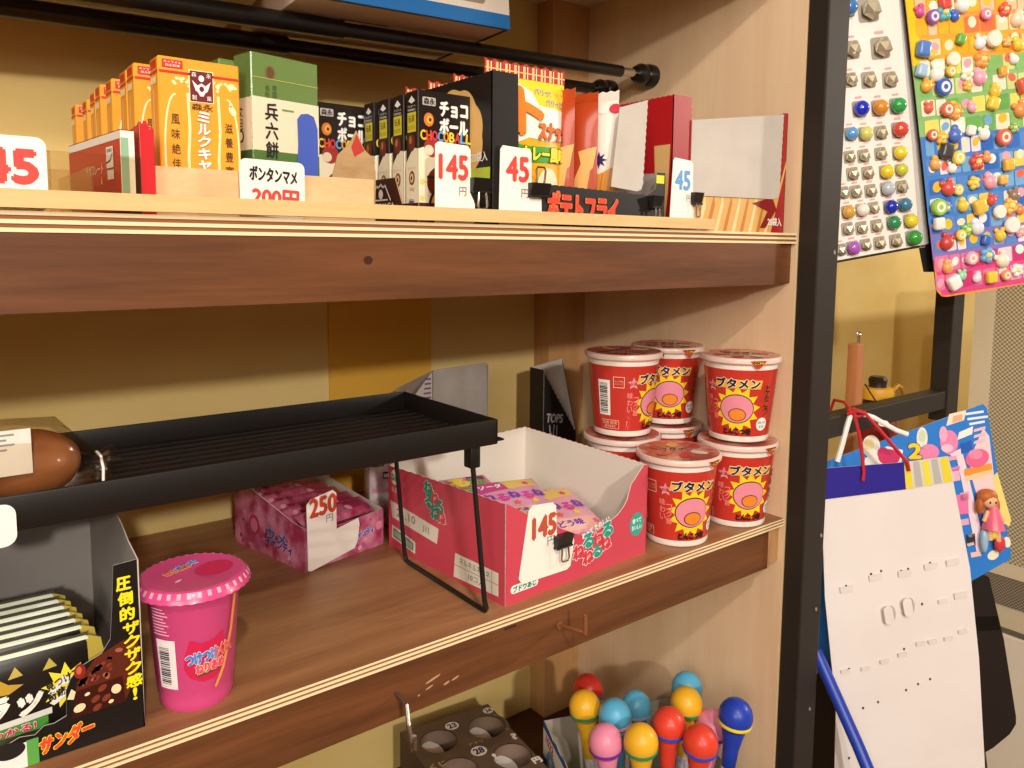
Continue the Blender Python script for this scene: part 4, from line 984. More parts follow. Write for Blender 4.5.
packs = [('top sachet with green and yellow lettering at the box back', .006, .066, .0370, 'd8608a', deco1, (12, 2), -8), ('purple lettered sachet lying in front of the green one', .030, .045, .0330, 'dfa0c0', deco2, (14, 2), -14),
         ('pale pink sachet nearest the cut front of the red box', .052, .018, .0240, 'e6a6bc', deco2, (16, 1), -10), ('sachet near the right wall of the red box', .078, .050, .0210, 'e58ab0', deco2, (6, 3), -4), ('sachet under the others at the left in the red box', .008, .008, .0145, 'e07a9c', deco1, (3, 0), 2),
         ('lowest sachet on the floor of the red box', .040, .028, .0012, 'e07a9c', deco1, (0, 0), 0), ('second lowest sachet in the red box', .030, .034, .0088, 'd8608a', deco2, (0, 0), 4)]
for nm, lx, ly, lz, c, dc, tl, rzz in packs:
    x, y, z = pl(lx, ly, lz)
    sachet('candy_sachet', nm, 'candy', (x, y, z), .060, .060, .0065, ang+radians(rzz), M(c, .35, .45, coat=.2), (radians(tl[0]), radians(tl[1])), 'sachets in the red display box', dc)
x, y, z = pl(.0, -.0008, .0)
ptag('white price tag reading red 145 yen, clipped to the red box', (x, y, z), 0, 0, '145', .0350, .0482, .0215, .0145, col=M('bf5238', .5), yen=(.0415, .0365, .0070, .0062),
     poly=[(.0120, .0160), (.0150, .0118), (.0580, .0105), (.0615, .0125), (.0650, .0300), (.0635, .0360), (.0475, .0360), (.0462, .0600), (.0430, .0632), (.0240, .0650), (.0205, .0620)], rotz=ang, bold=.07)
x, y, z = pl(.0440, -.0032, .0300)
clip('black binder clip holding the tag on the red box', (x, y, z), .0150, ang)

# ---- noodle cups
def noodle(loc, delta, label):
    phi = math.atan2(-loc[1], -loc[0])
    t = thing('noodle_cup', label, 'noodle cup', loc, phi+radians(delta)+pi/2, 'red noodle cups')
    for me_name, lab in (('cup_body', None), ('lid', 'translucent dusty red lid')):
        o = bpy.data.objects.new(me_name, _cup[me_name]); C.objects.link(o); o.parent = t
        if lab: o['label'] = lab
_cup = {}
rdc = M('c4352a', .32, .45, coat=.15); wh = M('f1e6da', .4)
rz = lambda z: .0254+(.0316-.0254)*min(max((z-.004)/.062, 0), 1)
b = MB().lathe([(0, .003), (.0230, .003), (.0238, 0), (.0250, .0004), (.0256, .0020), (rz(.0052), .0052), (rz(.0632), .0632), (rz(.066)+.0002, .067), (.0328, .0674), (.0334, .0680), (.0334, .0684), (.0330, .0686), (0, .0686)],
               [wh, wh, wh, wh, wh, rdc, wh, wh, wh, wh, wh, wh], 64)
S = CupSurf(lambda z: rz(z), .0300, -pi/2, .005); yl = M('f4d325', .4); pkm = M('e88fa0', .4); bk = M('2a1713', .5)
b.star(S, 0, .0290, .0215, .0150, 13, yl, 1, .1)
b.ell(S, 0, .0295, .0152, .0128, bk, 2, 36); b.ell(S, 0, .0295, .0144, .0120, pkm, 3, 36); b.ell(S, .0005, .0245, .0078, .0056, bk, 4, 28); b.ell(S, .0005, .0245, .0071, .0050, M('ec8a2c'), 5, 28)   # plain pink patch with an orange spot
b.poly(S, [(-.0200, .0475), (.0200, .0468), (.0215, .0545), (-.0185, .0555)], M('f0b030'), 2)
b.text(S, 'ブタメン', .0005, .0518, .0360, .0082, bk, 5, .06, out=(M('f6efe4'), .0009))
b.text(S, 'とんこつ味', .0010, .0098, .0250, .0056, bk, 5, .08)
b.vtext(S, 'とんこつ', .0275, .0500, .0050, .0058, .0008, M('3a1a10'), 3, .06, out=(M('e0a83a'), .0004))
b.ell(S, .0250, .0160, .0062, .0058, WHITE, 2, 18); b.text(S, '湯を注ぎ', .0250, .0175, .0095, .0022, bk, 3); b.text(S, '3分', .0250, .0140, .0060, .0028, bk, 3)
b.star(S, -.0230, .0480, .0058, .0027, 5, M('ee8f98'), 2, pi/2); b.text(S, 'お湯', -.0230, .0478, .0056, .0030, bk, 3)
b.vtext(S, '味わい', -.0258, .0400, .0050, .0055, .0006, M('ea7a72'), 2, .04); b.vtext(S, 'コク旨', -.0200, .0360, .0048, .0052, .0006, M('ea7a72'), 2, .04)
b.frame(S, -.0410, .0440, -.0310, .0540, .0006, M('f0c0a8'), 2); b.text(S, 'カップめん', -.0360, .0500, .0080, .0018, M('f0c0a8'), 2); b.text(S, 'スナック', -.0360, .0475, .0070, .0018, M('f0c0a8'), 2)
b.barcode(S, -.0560, .0190, -.0440, .0505, WHITE, bk, 2, True)
b.rrect(S, -.0540, .0070, -.0355, .0150, .001, M('e8b8a0'), 2); b.rrect(S, -.0535, .0075, -.0360, .0145, .001, rdc, 3); b.text(S, '名称 即席', -.0448, .0125, .0150, .0030, M('f0c8b0'), 4); b.text(S, '原材料', -.0448, .0093, .0120, .0026, M('f0c8b0'), 4)
for j in range(3):
    for i in range(9): b.rect(S, .045+.014*j, .0150+.0042*i, .056+.014*j-.002*(i % 2), .0165+.0042*i, M('e88a78'), 1)
o = b.build('cup_body', smooth=35); _cup['cup_body'] = o.data; bpy.data.objects.remove(o)
b = MB(); ld = M('d9b0a2', .25, .5, noise=(45, 'b8564a', (1, 1, 1), (.42, .58)), coat=.3); lr = M('e6c9bc', .3, .4, coat=.2)
b.lathe([(.0322, .0680), (.0338, .0680), (.0349, .0690), (.0351, .0712), (.0345, .0728), (.0332, .0734), (.0318, .0730), (.0200, .0732), (0, .0733)], [lr, lr, lr, lr, lr, ld, ld, ld], 64)
T = TOP(0, 0, .0734)
for a in range(6): b.ell(T, .017*cos(a*1.05+.4), .017*sin(a*1.05+.4), .0075, .0050, M(('c83a2e', 'e0b060', 'b8483e', 'd05a40', 'c83a2e', 'e6d0c0')[a], .3), 1, 16, a*1.1)
b.text(T, 'ブタメン', 0, .002, .030, .0085, M('3a1a14'), 2, .05, out=(M('f0d8c8'), .0008))
CS = CupSurf(lambda z: .0352, .0352, -pi/2, .004)
b.poly(CS, [(.0100, .0718), (.0250, .0718), (.0210, .0676), (.0175, .0648), (.0140, .0676)], rdc, 1); b.poly(CS, [(.0130, .0714), (.0225, .0714), (.0200, .0686), (.0150, .0686)], bk, 2); b.text(CS, 'ここから', .0178, .0700, .0075, .0020, yl, 3, .05)
o = b.build('lid', smooth=35); _cup['lid'] = o.data; bpy.data.objects.remove(o)
HC = .0750
for x, y, lv, dl, nm in ((.5060, .4915, 0, 72, 'lower noodle cup at the left rear, mostly behind the red box'), (.5757, .5010, 0, 10, 'lower noodle cup at the back, hidden between the others'), (.4985, .4190, 0, 26, 'single noodle cup in front, nothing stacked on its lid'), (.5755, .4170, 0, 24, 'lower noodle cup at the shelf end, carrying another'),
                         (.5060, .4915, 1, 62, 'upper left noodle cup with its barcode showing'), (.5757, .5010, 1, 6, 'upper noodle cup at the back, between two others'), (.5757, .4170, 1, -4, 'upper right noodle cup against the side panel')):
    noodle((x, y, ZL+HC*lv+.0002), dl, nm)

# ================================================================== BOTTOM SHELF
def tess_holes(loops):
    pts = [p for l in loops for p in l]
    return pts, tessellate_polygon([[V((x, y, 0)) for x, y in l] for l in loops])
t = thing('surprise_toy_tray', 'brown card tray with round holes and white number spots, bottom shelf', 'tray', (.3623, .6465, ZB), radians(-7.6))
Wd, D, H = .0990, .148, .065; bc = M('65503f', .55, noise=(60, '5b4738', (1, 1, 1))); b = MB()
holes = [(.0277, -.0319, .0180), (.0790, -.0345, .0185), (.0260, -.0800, .0180), (.0790, -.0860, .0185), (.0270, -.124, .016), (.078, -.126, .016)]
loops = [[(0, 0), (0, -D), (Wd, -D), (Wd, 0)]]+[el(x, y, r, r, 32) for x, y, r in holes]
pts, tr = tess_holes(loops)
fx = []
for a, c, d in tr:
    ar = (pts[c][0]-pts[a][0])*(pts[d][1]-pts[a][1])-(pts[d][0]-pts[a][0])*(pts[c][1]-pts[a][1]); fx.append((a, c, d) if ar > 0 else (a, d, c))
b.add([(x, y, H) for x, y in pts], fx, bc)
b.add([(0, 0, 0), (Wd, 0, 0), (Wd, -D, 0), (0, -D, 0), (0, 0, H), (Wd, 0, H), (Wd, -D, H), (0, -D, H)], [(0, 1, 2, 3), (0, 4, 5, 1), (1, 5, 6, 2), (2, 6, 7, 3), (3, 7, 4, 0)], M('4a3226', .6))
T = TOP(0, 0, H)
for x, y, s, rx in ((.0492, -.0164, '23', .0070), (.0933, -.0110, '24', .0055), (.0546, -.0645, '28', .0080), (.0085, -.0130, '', .0034)):
    b.ell(T, x, y, rx, rx*.92, M('e6ddd2', .5), 1, 24)
    if s: b.text(T, s, x, y, rx*1.2, rx*1.0, M('3a3060'), 2, .06)
b.text(T, '?', .0955, -.0615, .0050, .0085, M('e6ddd2'), 1, .1); b.text(T, 'アタリ', .0575, -.052, .0150, .0042, M('a08a6a'), 1, .05); b.text(T, '!', .0640, -.079, .0025, .0075, M('e6ddd2'), 1, .1); b.text(T, 'くじ', .0120, -.0640, .015, .0070, M('b8a068'), 1, .08)
b.text(T, '円', .0960, -.103, .008, .008, M('e6ddd2'), 1, .08); b.line(T, [(.0975-.0185*0+.0015*cos(a), -.0345+.021*sin(a)) if 0 else (.0790+.0215*cos(a), -.0345+.0215*sin(a)) for a in [-.7+.14*i for i in range(11)]], .0026, M('8f7c6c'), 1)
b.build('tray_body', t, smooth=0)
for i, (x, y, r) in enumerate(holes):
    m = M('6f5a4a', .5, noise=(40, '80695a', (1, 1, 1)))
    MB().lathe([(r*.98, H-.0004), (r*.94, H-.012), (r*.80, H-.024), (r*.45, H-.031), (0, H-.032)], m, 32, c=(x, y, 0), caps=False).build('cup_insert', t, smooth=60, label='brown round cup set in a hole')
    q = MB(); S = Surf((x-r*.25, y+r*.22, H-.010), (.95, .1, -.25), (-.05, .98, .1)); q.slab(S, el(0, 0, r*.62, r*.72, 26), .0012, M('e9e4de', .5)); q.build('lit_side_disc', t, smooth=0, label='added white disc showing the lit side of the cup')  # white disc added to paint the lit side of each hole

ang = radians(-20)
t = thing('toy_pen_box', 'colourful open card box of ball headed toy pens', 'box', (.4150, .4050, ZB), ang)
Wd, D, H = .1440, .1560, .0850; g = MB(); pr = M('2f5f9f', .4); inn = M('a89e8e', .7); S = FRONT(0, 0, 0); L = LEFT(0, D, 0); b = MB()
b.slab(S, [(0, 0), (Wd, 0)]+saw(Wd, H*.72, 0, H*.78, 26, .001), .0007, pr, inn); b.slab(L, [(0, 0), (D, 0), (D, H*.80)]+saw(D*.98, H*.84, D*.1, H*.98, 14, .0022)+[(0, H)], .0007, pr, inn)
b.slab(FRONT(.0007, D-.0007, 0), [(0, 0), (Wd-.0014, 0), (Wd-.0014, H), (0, H)], .0007, inn, pr); b.slab(LEFT(Wd-.0007, D, 0), [(0, 0), (D, 0), (D, H*.74), (0, H)], .0007, inn, pr)
b.box((.0007, .0007, 0), (Wd-.0014, D-.0014, .0007), M('b9c45a', .6))
b.poly(L, [(0, H*.6), (D*.5, H*.56), (D*.5, H*.83), (0, H*.92)], M('efe6da'), 1); b.text(L, '1022', .018, H*.83, .020, .0080, M('c0392b'), 2, .06, rot=-.12)
for x, z, r in ((.022, .0520, .0120), (.046, .0480, .0105)): b.ell(L, x, z, r, r*1.1, M('7aa0b8'), 2, 24); b.ell(L, x, z, r*.45, r*.5, M('e8ece8'), 3, 18)
b.text(L, 'カラオケ', .098, .0400, .085, .0300, WHITE, 4, .06, rot=-.1, out=(M('1f3f9a'), .0030)); b.text(L, 'マイク', .100, .0160, .060, .0180, M('d8342c'), 4, .06, rot=-.1, out=(WHITE, .0016))
b.rect(S, .01, .008, Wd-.01, .02, yl, 1); b.text(S, 'ボールペン', Wd/2, .040, .10, .022, WHITE, 2, .06, out=(M('1f3f9a'), .002))
b.build('box_body', t, smooth=0)
pens = [('red ball headed toy pen at the back left corner of the box', 'd2342a', '2f5fb8', (.5057, .5292, -.4314)), ('yellow toy pen with a green band, furthest left', 'f0b62a', '2f8a5a', (.4762, .5019, -.4245)),
        ('front light blue toy pen, left of its light blue neighbour', '5cb4dc', 'e6a0b8', (.4821, .4689, -.4189)), ('rear light blue toy pen of the left pair', '5cb4dc', '9aa0b8', (.5311, .4890, -.4385)),
        ('pink toy pen with a purple band, lowest at the left', 'ee8fae', '7a2f9a', (.4540, .4520, -.4235)), ('yellow toy pen with a green band, front middle', 'f0b62a', '2f8a5a', (.4696, .4257, -.4157)),
        ('red toy pen with a blue band, between yellow and pink heads', 'e0432f', '2a4fc0', (.5041, .4251, -.4135)), ('light blue toy pen at the back right, behind a yellow one', '5cb4dc', '9aa0b8', (.5709, .4607, -.4200)),
        ('yellow toy pen with green band in front of the rear light blue', 'f0b62a', '2f8a5a', (.5404, .4361, -.4129)), ('pink toy pen on the right, beside the dark blue one', 'ee8fae', '7a2f9a', (.5480, .4130, -.4260)),
        ('red toy pen with a blue band, frontmost', 'e0432f', '2a4fc0', (.5094, .3949, -.4161)), ('dark blue toy pen with a yellow band, furthest right', '1f3fb0', 'f0d52a', (.5441, .3858, -.4004))]
cen = V((.5180, .4460, 0))
for i, (nm, c, bc_, P) in enumerate(pens):
    P = V(P); base = V((P.x+(cen.x-P.x)*.22, P.y+(cen.y-P.y)*.22, ZB+.0012)); ax = (P-base); L_ = ax.length; ax.normalize()
    t = thing('toy_pen', nm, 'toy pen', base, 0, 'ball headed toy pens in the box')
    t.rotation_euler = ax.to_track_quat('Z', 'Y').to_euler()
    hc = M(c, .38, .4, coat=.1); r = .0146
    prof = [(r*cos(a), L_+r*1.06*sin(a)) for a in [-.75+.0001+(pi/2+.75)*j/18 for j in range(19)]]; prof[-1] = (0, prof[-1][1])
    b = MB(); q = [(0, prof[0][1]-.0006), (prof[0][0]*.8, prof[0][1]-.0006)]+[(rr_*(1+.006*(-1)**j), z) for j, (rr_, z) in enumerate(prof[:-1])]+[prof[-1]]
    b.lathe(q, hc, 36); b.build('ball_head', t, smooth=60)
    zb_ = L_-.0052
    MB().lathe([(.0128, zb_-.0018), (.0144, zb_-.0014), (.0148, zb_), (.0144, zb_+.0014), (.0136, zb_+.0017), (.0128, zb_-.0018)], M(bc_, .4), 36).build('head_band', t, label='contrasting band round the head')
    MB().lathe([(.0050, L_-.0480), (.0062, L_-.0470), (.0070, L_-.0300), (.0082, L_-.0220), (.0104, L_-.0120), (.0104, L_-.0080)], hc, 28).build('neck', t, smooth=50)
    b = MB(); bw = M('d8d4d0', .2, .5, noise=(160, '8a86a0', (1, 1, .4))); b.lathe([(.0020, 0), (.0058, .006), (.0062, .012), (.0062, L_-.0475), (0, L_-.0470)], bw, 20)
    CS = CupSurf(lambda z: .0063, .0062, math.atan2(-P.y, -P.x), .002); b.rect(CS, -.004, .03, .0040, L_-.052, M('c9c4c8', .3), 1); b.text(CS, 'マイクペン', 0, L_*.52, .006, .003, M('c0392b'), 2, .06); b.rect(CS, -.0012, L_*.30, .0014, L_*.46, INK, 2)
    b.build('barrel', t, label='printed pale barrel')

# ================================================================== RIGHT SIDE: CARDS ON THE RACK
def card_thing(name, label, cat, loc, rotz, roll):
    t = thing(name, label, cat, loc); t.rotation_euler = (0, -radians(roll), radians(rotz)); return t
rnd = random.Random(21)
t = card_thing('gem_ring_card', 'white card of clear and coloured gem rings hanging beside the post', 'toy card', (.6874, .395, -.0117), -25, 9.5)
b = MB(); S = FRONT(0, 0, 0); cm = M('f3ece4', .35, .5, coat=.2)
b.slab(S, [(-.012, .0008), (.0942, -.0009), (.0930, .1000), (.0893, .2274), (.0880, .33), (-.012, .335)], .0010, cm, M('c9c2b8'))
b.rect(S, -.012, -.0006, .0940, .0016, M('2a2420'), 1); b.poly(S, [(.0885, .0), (.0985, .002), (.0965, .10), (.0925, .2274), (.0905, .33), (.0865, .33), (.0880, .2274), (.0890, .10)], M('cfcac4', .2, .5, alpha=.55), 1)
gems = [(.0552,.2218,13),(.0330,.2257,10),(.0341,.1887,10),(.0642,.1873,12),(.0302,.1625,8),(.0488,.1604,9),(.0707,.1579,9),(.0368,.1357,9),(.0566,.1342,9),(.0757,.1337,9),(.0251,.1146,7.5),(.0396,.1127,8),(.0564,.1115,8),(.0757,.1118,9),(.0218,.0941,7),(.0364,.0930,7.5),(.0544,.0925,7.5),(.0736,.0908,8),(.0233,.0783,7.5),(.0390,.0770,7.5),(.0580,.0753,8),(.0741,.0750,7),(.0121,.0624,7),(.0246,.0615,7.5),(.0404,.0602,7.5),(.0575,.0596,8),(.0737,.0591,7.5),(.0144,.0445,7.5),(.0291,.0441,7.5),(.0419,.0441,7),(.0590,.0425,8),(.0742,.0422,8),(.0127,.0289,7.5),(.0274,.0276,7.5),(.0434,.0270,7.5),(.0607,.0272,8),(.0791,.0263,8),(.0033,.0107,7),(.0160,.0106,8),(.0299,.0112,7),(.0449,.0107,7.5),(.0622,.0099,8),(.0808,.0098,9),(.0560,.2560,13),(.0290,.2580,12),(.0640,.2920,12),(.0330,.2930,12)]
gc = {1: '3f78c0', 7: '1a2fc0', 8: 'd88a2a', 9: '2aa050', 10: '5a9ad8', 11: 'd6d070', 13: 'd8483c', 17: 'ecd02a', 20: 'f0cc20', 21: 'c9cc3a', 25: 'b8c0c8', 27: 'd8a040', 28: 'efe4da', 30: '1f2fb0', 31: '3f7a98', 35: '2f8a5a', 36: 'ecd030', 38: 'b05ac0', 42: '2f9a3a'}
for i, (x, z, r) in enumerate(gems):
    q = r*.00078
    b.rrect(S, x-q*1.05, z-q*1.05, x+q*1.05, z+q*1.05, q*.3, M('a39a8c', .4), 2)
    b.rect(S, x-q*.5, z+q*1.35, x+q*.5, z+q*1.62, M('e8a8a4'), 2)
b.build('backing_card', t, smooth=0)
def gem_mesh(col, q, clear):
    bm = bmesh.new(); bmesh.ops.create_icosphere(bm, subdivisions=1 if clear else 3, radius=1)
    m = M('cdc3a8', .14, .8, .55) if clear else M(col, .12, .6, coat=.6)
    return MB().bm(bm, m, Matrix.Diagonal((q*.95, q*.8, q*.95, 1)))
for i, (x, z, r) in enumerate(gems):
    q = r*.00078*(1.08 if i in gc else 1.0)
    o = gem_mesh(gc.get(i), q, i not in gc).build('ring_gem', t, smooth=0 if i not in gc else 60); o.location = (x, -q*.5, z)
    if i in gc: o['label'] = 'coloured glossy gem'
def hang(t, x, z, top):
    t2 = Matrix.LocRotScale(t.location, t.rotation_euler, None).inverted() @ V((top[0], top[1], top[2]+Z0))
    MB().tube([(x, 0, z), t2], .0008, M('2a2420', .5), 6).build('hanging_wire', t)
hang(t, .04, .331, (.660, .384, .4600))

t = card_thing('eraser_card', 'orange to green to blue to pink card covered in small toy erasers', 'toy card', (.7809, .345, -.0427), -25, 9.5)
b = MB(); S = FRONT(0, 0, 0)
def band(z0, z1, c): b.rect(S, -.006 if z0 > .02 else -.002, z0, .168, z1, M(c, .35, coat=.3), 1)
b.slab(S, [(.004, -.0020), (.010, -.0035), (.168, -.0080), (.175, .33), (-.0115, .33), (-.0096, .2737), (-.004, .1), (-.001, .004)], .0012, M('f2a03a', .35, coat=.3), M('3a2a22'))
S2 = lambda pts, c, k=1: b.poly(S, pts, M(c, .35, coat=.3), k)
S2([(-.009, .252), (.170, .245), (.174, .33), (-.0110, .33)], 'f0a254'); S2([(-.008, .215), (.170, .207), (.171, .245), (-.009, .252)], 'f0a840'); S2([(-.006, .150), (.169, .142), (.170, .207), (-.0075, .215)], '8fc07a'); S2([(-.004, .068), (.168, .060), (.169, .142), (-.0055, .150)], '4f86d0'); S2([(-.0025, .034), (.168, .026), (.168, .060), (-.0035, .068)], '8a7ac0'); S2([(.004, -.0015), (.168, -.0075), (.168, .026), (-.002, .034)], 'e0508a')
S2([(-.0105, .30), (-.004, .30), (.004, .215), (-.007, .215)], 'f0cc2a', 2)
cols = {0: ['f6e2b0', 'f0b430', 'f4c8a0', 'e87a4a'], 1: ['6fae5c', 'cfe090', 'f0e070', '8ac070', 'f4ead0'], 2: ['3a70c8', '7ab0e0', 'e8e4f0', '5a90d8', 'f0d060'], 3: ['f2a0c0', 'd03a78', 'f6d0dc', 'e87aa8']}
for row in range(15):
    z = .004+.0182*row; zone = 3 if z < .03 else 2 if z < .145 else 1 if z < .21 else 0
    x = -.002+.001*(row % 3)
    while x < .160:
        w = rnd.uniform(.009, .016); c = rnd.choice(cols[zone])
        b.rrect(S, x, z-.0035*x/.16*2, x+w, z+.0145-.0035*x/.16*2, .0015, M(c, .35, coat=.3), 3)
        if rnd.random() < .7: b.ell(S, x+w/2, z+.007, w*.33, .0046, M(rnd.choice(['f6f0e6', 'f2c23a', 'e8705a', 'f0a8b8', '7ab0d8', 'f4e6c8']), .35), 4, 14, rnd.uniform(0, 3))
        x += w+.0015
b.build('backing_card', t, smooth=0)
toys = [(.0030,.2620),(.0152,.2555),(.0283,.2587),(.0398,.2540),(.0290,.2666),(.0483,.2639),(.0725,.2526),(.0948,.2550),(.1075,.2447),(.0433,.2330),(.0648,.2280),(.0782,.2294),(.0947,.2259),(.1068,.2218),(.0019,.2283),(.0121,.2227),(.0331,.2160),(.0657,.2124),(.1012,.2086),(-.0053+.004,.2094),(.0158,.2052),(.0299,.2054),(.0481,.2007),(.0621,.1963),(.0869,.1991),(.0041,.1957),(.0200,.1920),(.0483,.1906),(.0776,.1816),(.1083,.1836),(.0045,.1759),(.0225,.1716),(.0321,.1686),(.0510,.1700),(.0734,.1710),(.1043,.1616),(.0050,.1504),(.0158,.1466),(.0301,.1466),(.0469,.1491),(.0621,.1444),(.0819,.1381),(.0962,.1457),(.0065,.1233),(.0179,.1333),(.0241,.1175),(.0304,.1261),(.0521,.1194),(.0636,.1216),(.0855,.1120),(.0181,.0996),(.0278,.0963),(.0471,.1002),(.0650,.0986),(.0787,.0986),(.0912,.0824),(.0050,.0832),(.0153,.0811),(.0330,.0804),(.0496,.0770),(.0659,.0813),(.0717,.0689),(.0858,.0726),(.0969,.0670),(.0040,.0677),(.0123,.0491),(.0273,.0535),(.0355,.0570),(.0468,.0572),(.0548,.0444),(.0721,.0465),(.0843,.0544),(.0952,.0458),(.0110,.0248),(.0150,.0097),(.0261,.0150),(.0365,.0298),(.0558,.0296),(.0426,.0093),(.0574,.0078),(.0724,.0220),(.0747,.0069),(.0889,.0095)]
tc = 'd83a8a 8a3fb0 35b0b0 2a50c0 e0342c f4efe6 ee7ab0 e04432 f0d8b8 5aa83a e8ecf0 f2e8d0 e8a850 f2cc2a 3f70c8 f0b82a f2e8d0 f09030 f4efe6 9ac0e0 f2ece2 f0b428 f4efe6 f0a0b8 f0a030 f0a42a 2050c0 f0ac28 f0bc28 e04832 e8523c e4583c f0962c f0a0b0 f0c830 ee8a3c e8503a f0b42a 3a60c0 f0ece4 f4efe6 e85038 7ab04a f0a042 2a2624 f0ece4 f0d030 d83a30 f09040 f0b028 d83a34 f0c838 f2c030 f09aa8 f0b048 8a6a50 8cc83a 3a80d0 f2c428 f2bc30 d8382c f4efe6 f0b43a ee7a30 f0ece4 c82c28 f0cc3a 6cb84a e8e0f0 2058b8 f2c030 f6f0ea f08ab0 f0984a f6f0ea 8ad0a0 f2a0b8 5aa0d8 f6d8e0 f2c82a f2e2c8 f0905a f6f2ee'.split()
for i, ((x, z), c) in enumerate(zip(toys, tc)):
    k = i % 5; c = ''.join('%02x' % int(int(c[n:n+2], 16)*.86+255*.14) for n in (0, 2, 4)); m = M(c, .3, .5, coat=.4); b = MB(); q = .0053+.0013*((i*7) % 3)
    if k in (0, 3):      # rounded bean with two small bumps
        for dx, dz, s in ((0, -.1, 1), (-.55, .75, .42), (.55, .75, .42)) if k == 0 else ((0, 0, 1), (0, .8, .6)):
            bm = bmesh.new(); bmesh.ops.create_uvsphere(bm, u_segments=16, v_segments=10, radius=1); b.bm(bm, m, Matrix.Translation((dx*q, 0, dz*q)) @ Matrix.Diagonal((q*s*.85, q*s*.7, q*s*.9, 1)))
    elif k == 1:         # thick round slice
        b.lathe([(0, 0), (q*.9, 0), (q, q*.15), (q, q*.5), (q*.88, q*.65), (0, q*.65)], m, 22, mtx=Matrix.Rotation(pi/2, 4, 'X')); b.ell(Surf((0, -q*.65, 0), (1, 0, 0), (0, 0, 1)), 0, 0, q*.62, q*.62, M('f6eed8', .4), 1, 18); b.ell(Surf((0, -q*.65, 0), (1, 0, 0), (0, 0, 1)), 0, 0, q*.3, q*.3, m, 2, 14)
    elif k == 2:         # flower
        for j in range(5):
            bm = bmesh.new(); bmesh.ops.create_uvsphere(bm, u_segments=12, v_segments=8, radius=1); b.bm(bm, m, Matrix.Translation((q*.6*cos(1.257*j+.3), 0, q*.6*sin(1.257*j+.3))) @ Matrix.Diagonal((q*.45, q*.45, q*.45, 1)))
        bm = bmesh.new(); bmesh.ops.create_uvsphere(bm, u_segments=12, v_segments=8, radius=1); b.bm(bm, M('f4e08a', .3), Matrix.Translation((0, -q*.2, 0)) @ Matrix.Diagonal((q*.4, q*.45, q*.4, 1)))
    else: b.rbox((-q*.8, -q*.8, -q*.9), (q*.8, q*.2, q*.9), m, q*.35, 3)
    o = b.build('eraser', t, smooth=50); o.location = (x, -.0022, z); o.rotation_euler = (0, rnd.uniform(-.5, .5), 0)
hang(t, .07, .329, (.8200, .3838, .4600))
t = card_thing('backing_strip', 'plain black card hanging behind the eraser card', 'card', (.7809, .3560, -.0427), -25, 9.5)
b = MB().slab(FRONT(0, 0, 0), [(.0, .022), (.012, .020), (.012, .33), (-.0215, .33), (-.0185, .2737), (-.0095, .1)], .0012, M('1c1613', .5))
b.build('card_sheet', t); hang(t, 0, .329, (.805, .384, .4600))

# cards that face the camera side: axes of the hanging plane
AX = Matrix(((.7923, .6076, .0553), (-.6100, .7878, .0849), (.0080, -.1010, .9949)))
def leaning(name, label, cat, loc):
    t = thing(name, label, cat, loc); t.rotation_euler = AX.to_euler(); return t
mm = lambda pts, k=.001: [(x*k, z*k) for x, z in pts]
# ---- blue toy card with a small doll
t = leaning('doll_toy_card', 'bright blue toy card with a small doll and pink trinkets, behind white card', 'toy card', (.7051, .3972, -.4206))
b = MB(); S = FRONT(0, 0, 0); bb = M('2f7fd6', .35, coat=.3)
b.slab(S, mm([(-8, -2), (113, 72), (182, 111), (186, 114), (186, 118), (162, 264), (158, 268), (2, 211)]), .0012, bb, M('cfc8bf'))
A = lambda pts, c, k=1: b.poly(S, mm(pts), M(c, .35, coat=.3), k)
E_ = lambda x, z, a, c_, c, k=1, r=0: b.ell(S, x*.001, z*.001, a*.001, c_*.001, M(c, .35, coat=.3), k, 20, r)
for i, w_ in enumerate((17, 19, 14)): b.line(S, mm([(141+2*i, 258-5*i), (141+2*i+w_, 260.5-5*i)]), .0024, M('e6eef6'), 1)
E_(97, 234, 5.5, 11, 'f4ead8', 2); E_(97, 236, 3.5, 6, 'cfe0c0', 3); E_(46, 226, 9, 11, 'f2ece0', 2); E_(44, 228, 5, 6, 'f0d8a0', 3)
A([(38, 198), (76, 205), (78, 222), (62, 226), (40, 214)], 'f4efe8', 1); E_(64, 215, 11, 8, 'd8386a', 2); E_(58, 219, 6, 6, 'd8386a', 3); b.text(S, '2', .0895, .221, .012, .014, M('f0d030'), 4, .08, out=(M('2a2a60'), .0016))
E_(104, 220, 10, 8, 'f08ab8', 2); E_(124, 230, 9, 12, 'f08ab8', 2); E_(118, 238, 4, 8, 'f6b0d0', 3); E_(122, 224, 6, 4, 'f8c8dc', 3)
A([(121, 246), (139, 252), (141, 262), (124, 258)], 'f2e4d0', 2); A([(127, 249), (137, 252), (137, 258), (128, 256)], 'f0b088', 3); A([(132, 232), (147, 238), (148, 246), (134, 240)], 'f6f2ec', 2)
A([(124, 218), (132, 212), (152, 118), (160, 122), (157, 138), (141, 206), (136, 224)], 'f6dce4', 2); A([(145, 214), (158, 244), (164, 236), (172, 170), (160, 150), (146, 196)], 'f4d4d8', 2)
for x, z, w_, h_, c in ((127, 214, 10, 4, 'f0a8c8'), (129, 196, 12, 10, 'f2b8d0'), (131, 204, 8, 3, 'e880b0'), (137, 168, 13, 20, 'ee7ab0'), (140, 176, 9, 8, 'f6a8cc'), (139, 150, 10, 6, 'e8b0c8'), (146, 132, 9, 12, '3a3438'), (146, 128, 7, 3, 'f2ece6'), (147, 137, 6, 3, 'f2ece6'), (151, 118, 10, 5, 'f4c8c0')):
    A([(x-w_/2, z-h_/2-1), (x+w_/2, z-h_/2+1), (x+w_/2-1, z+h_/2+1), (x-w_/2-1, z+h_/2-1)], c, 4)
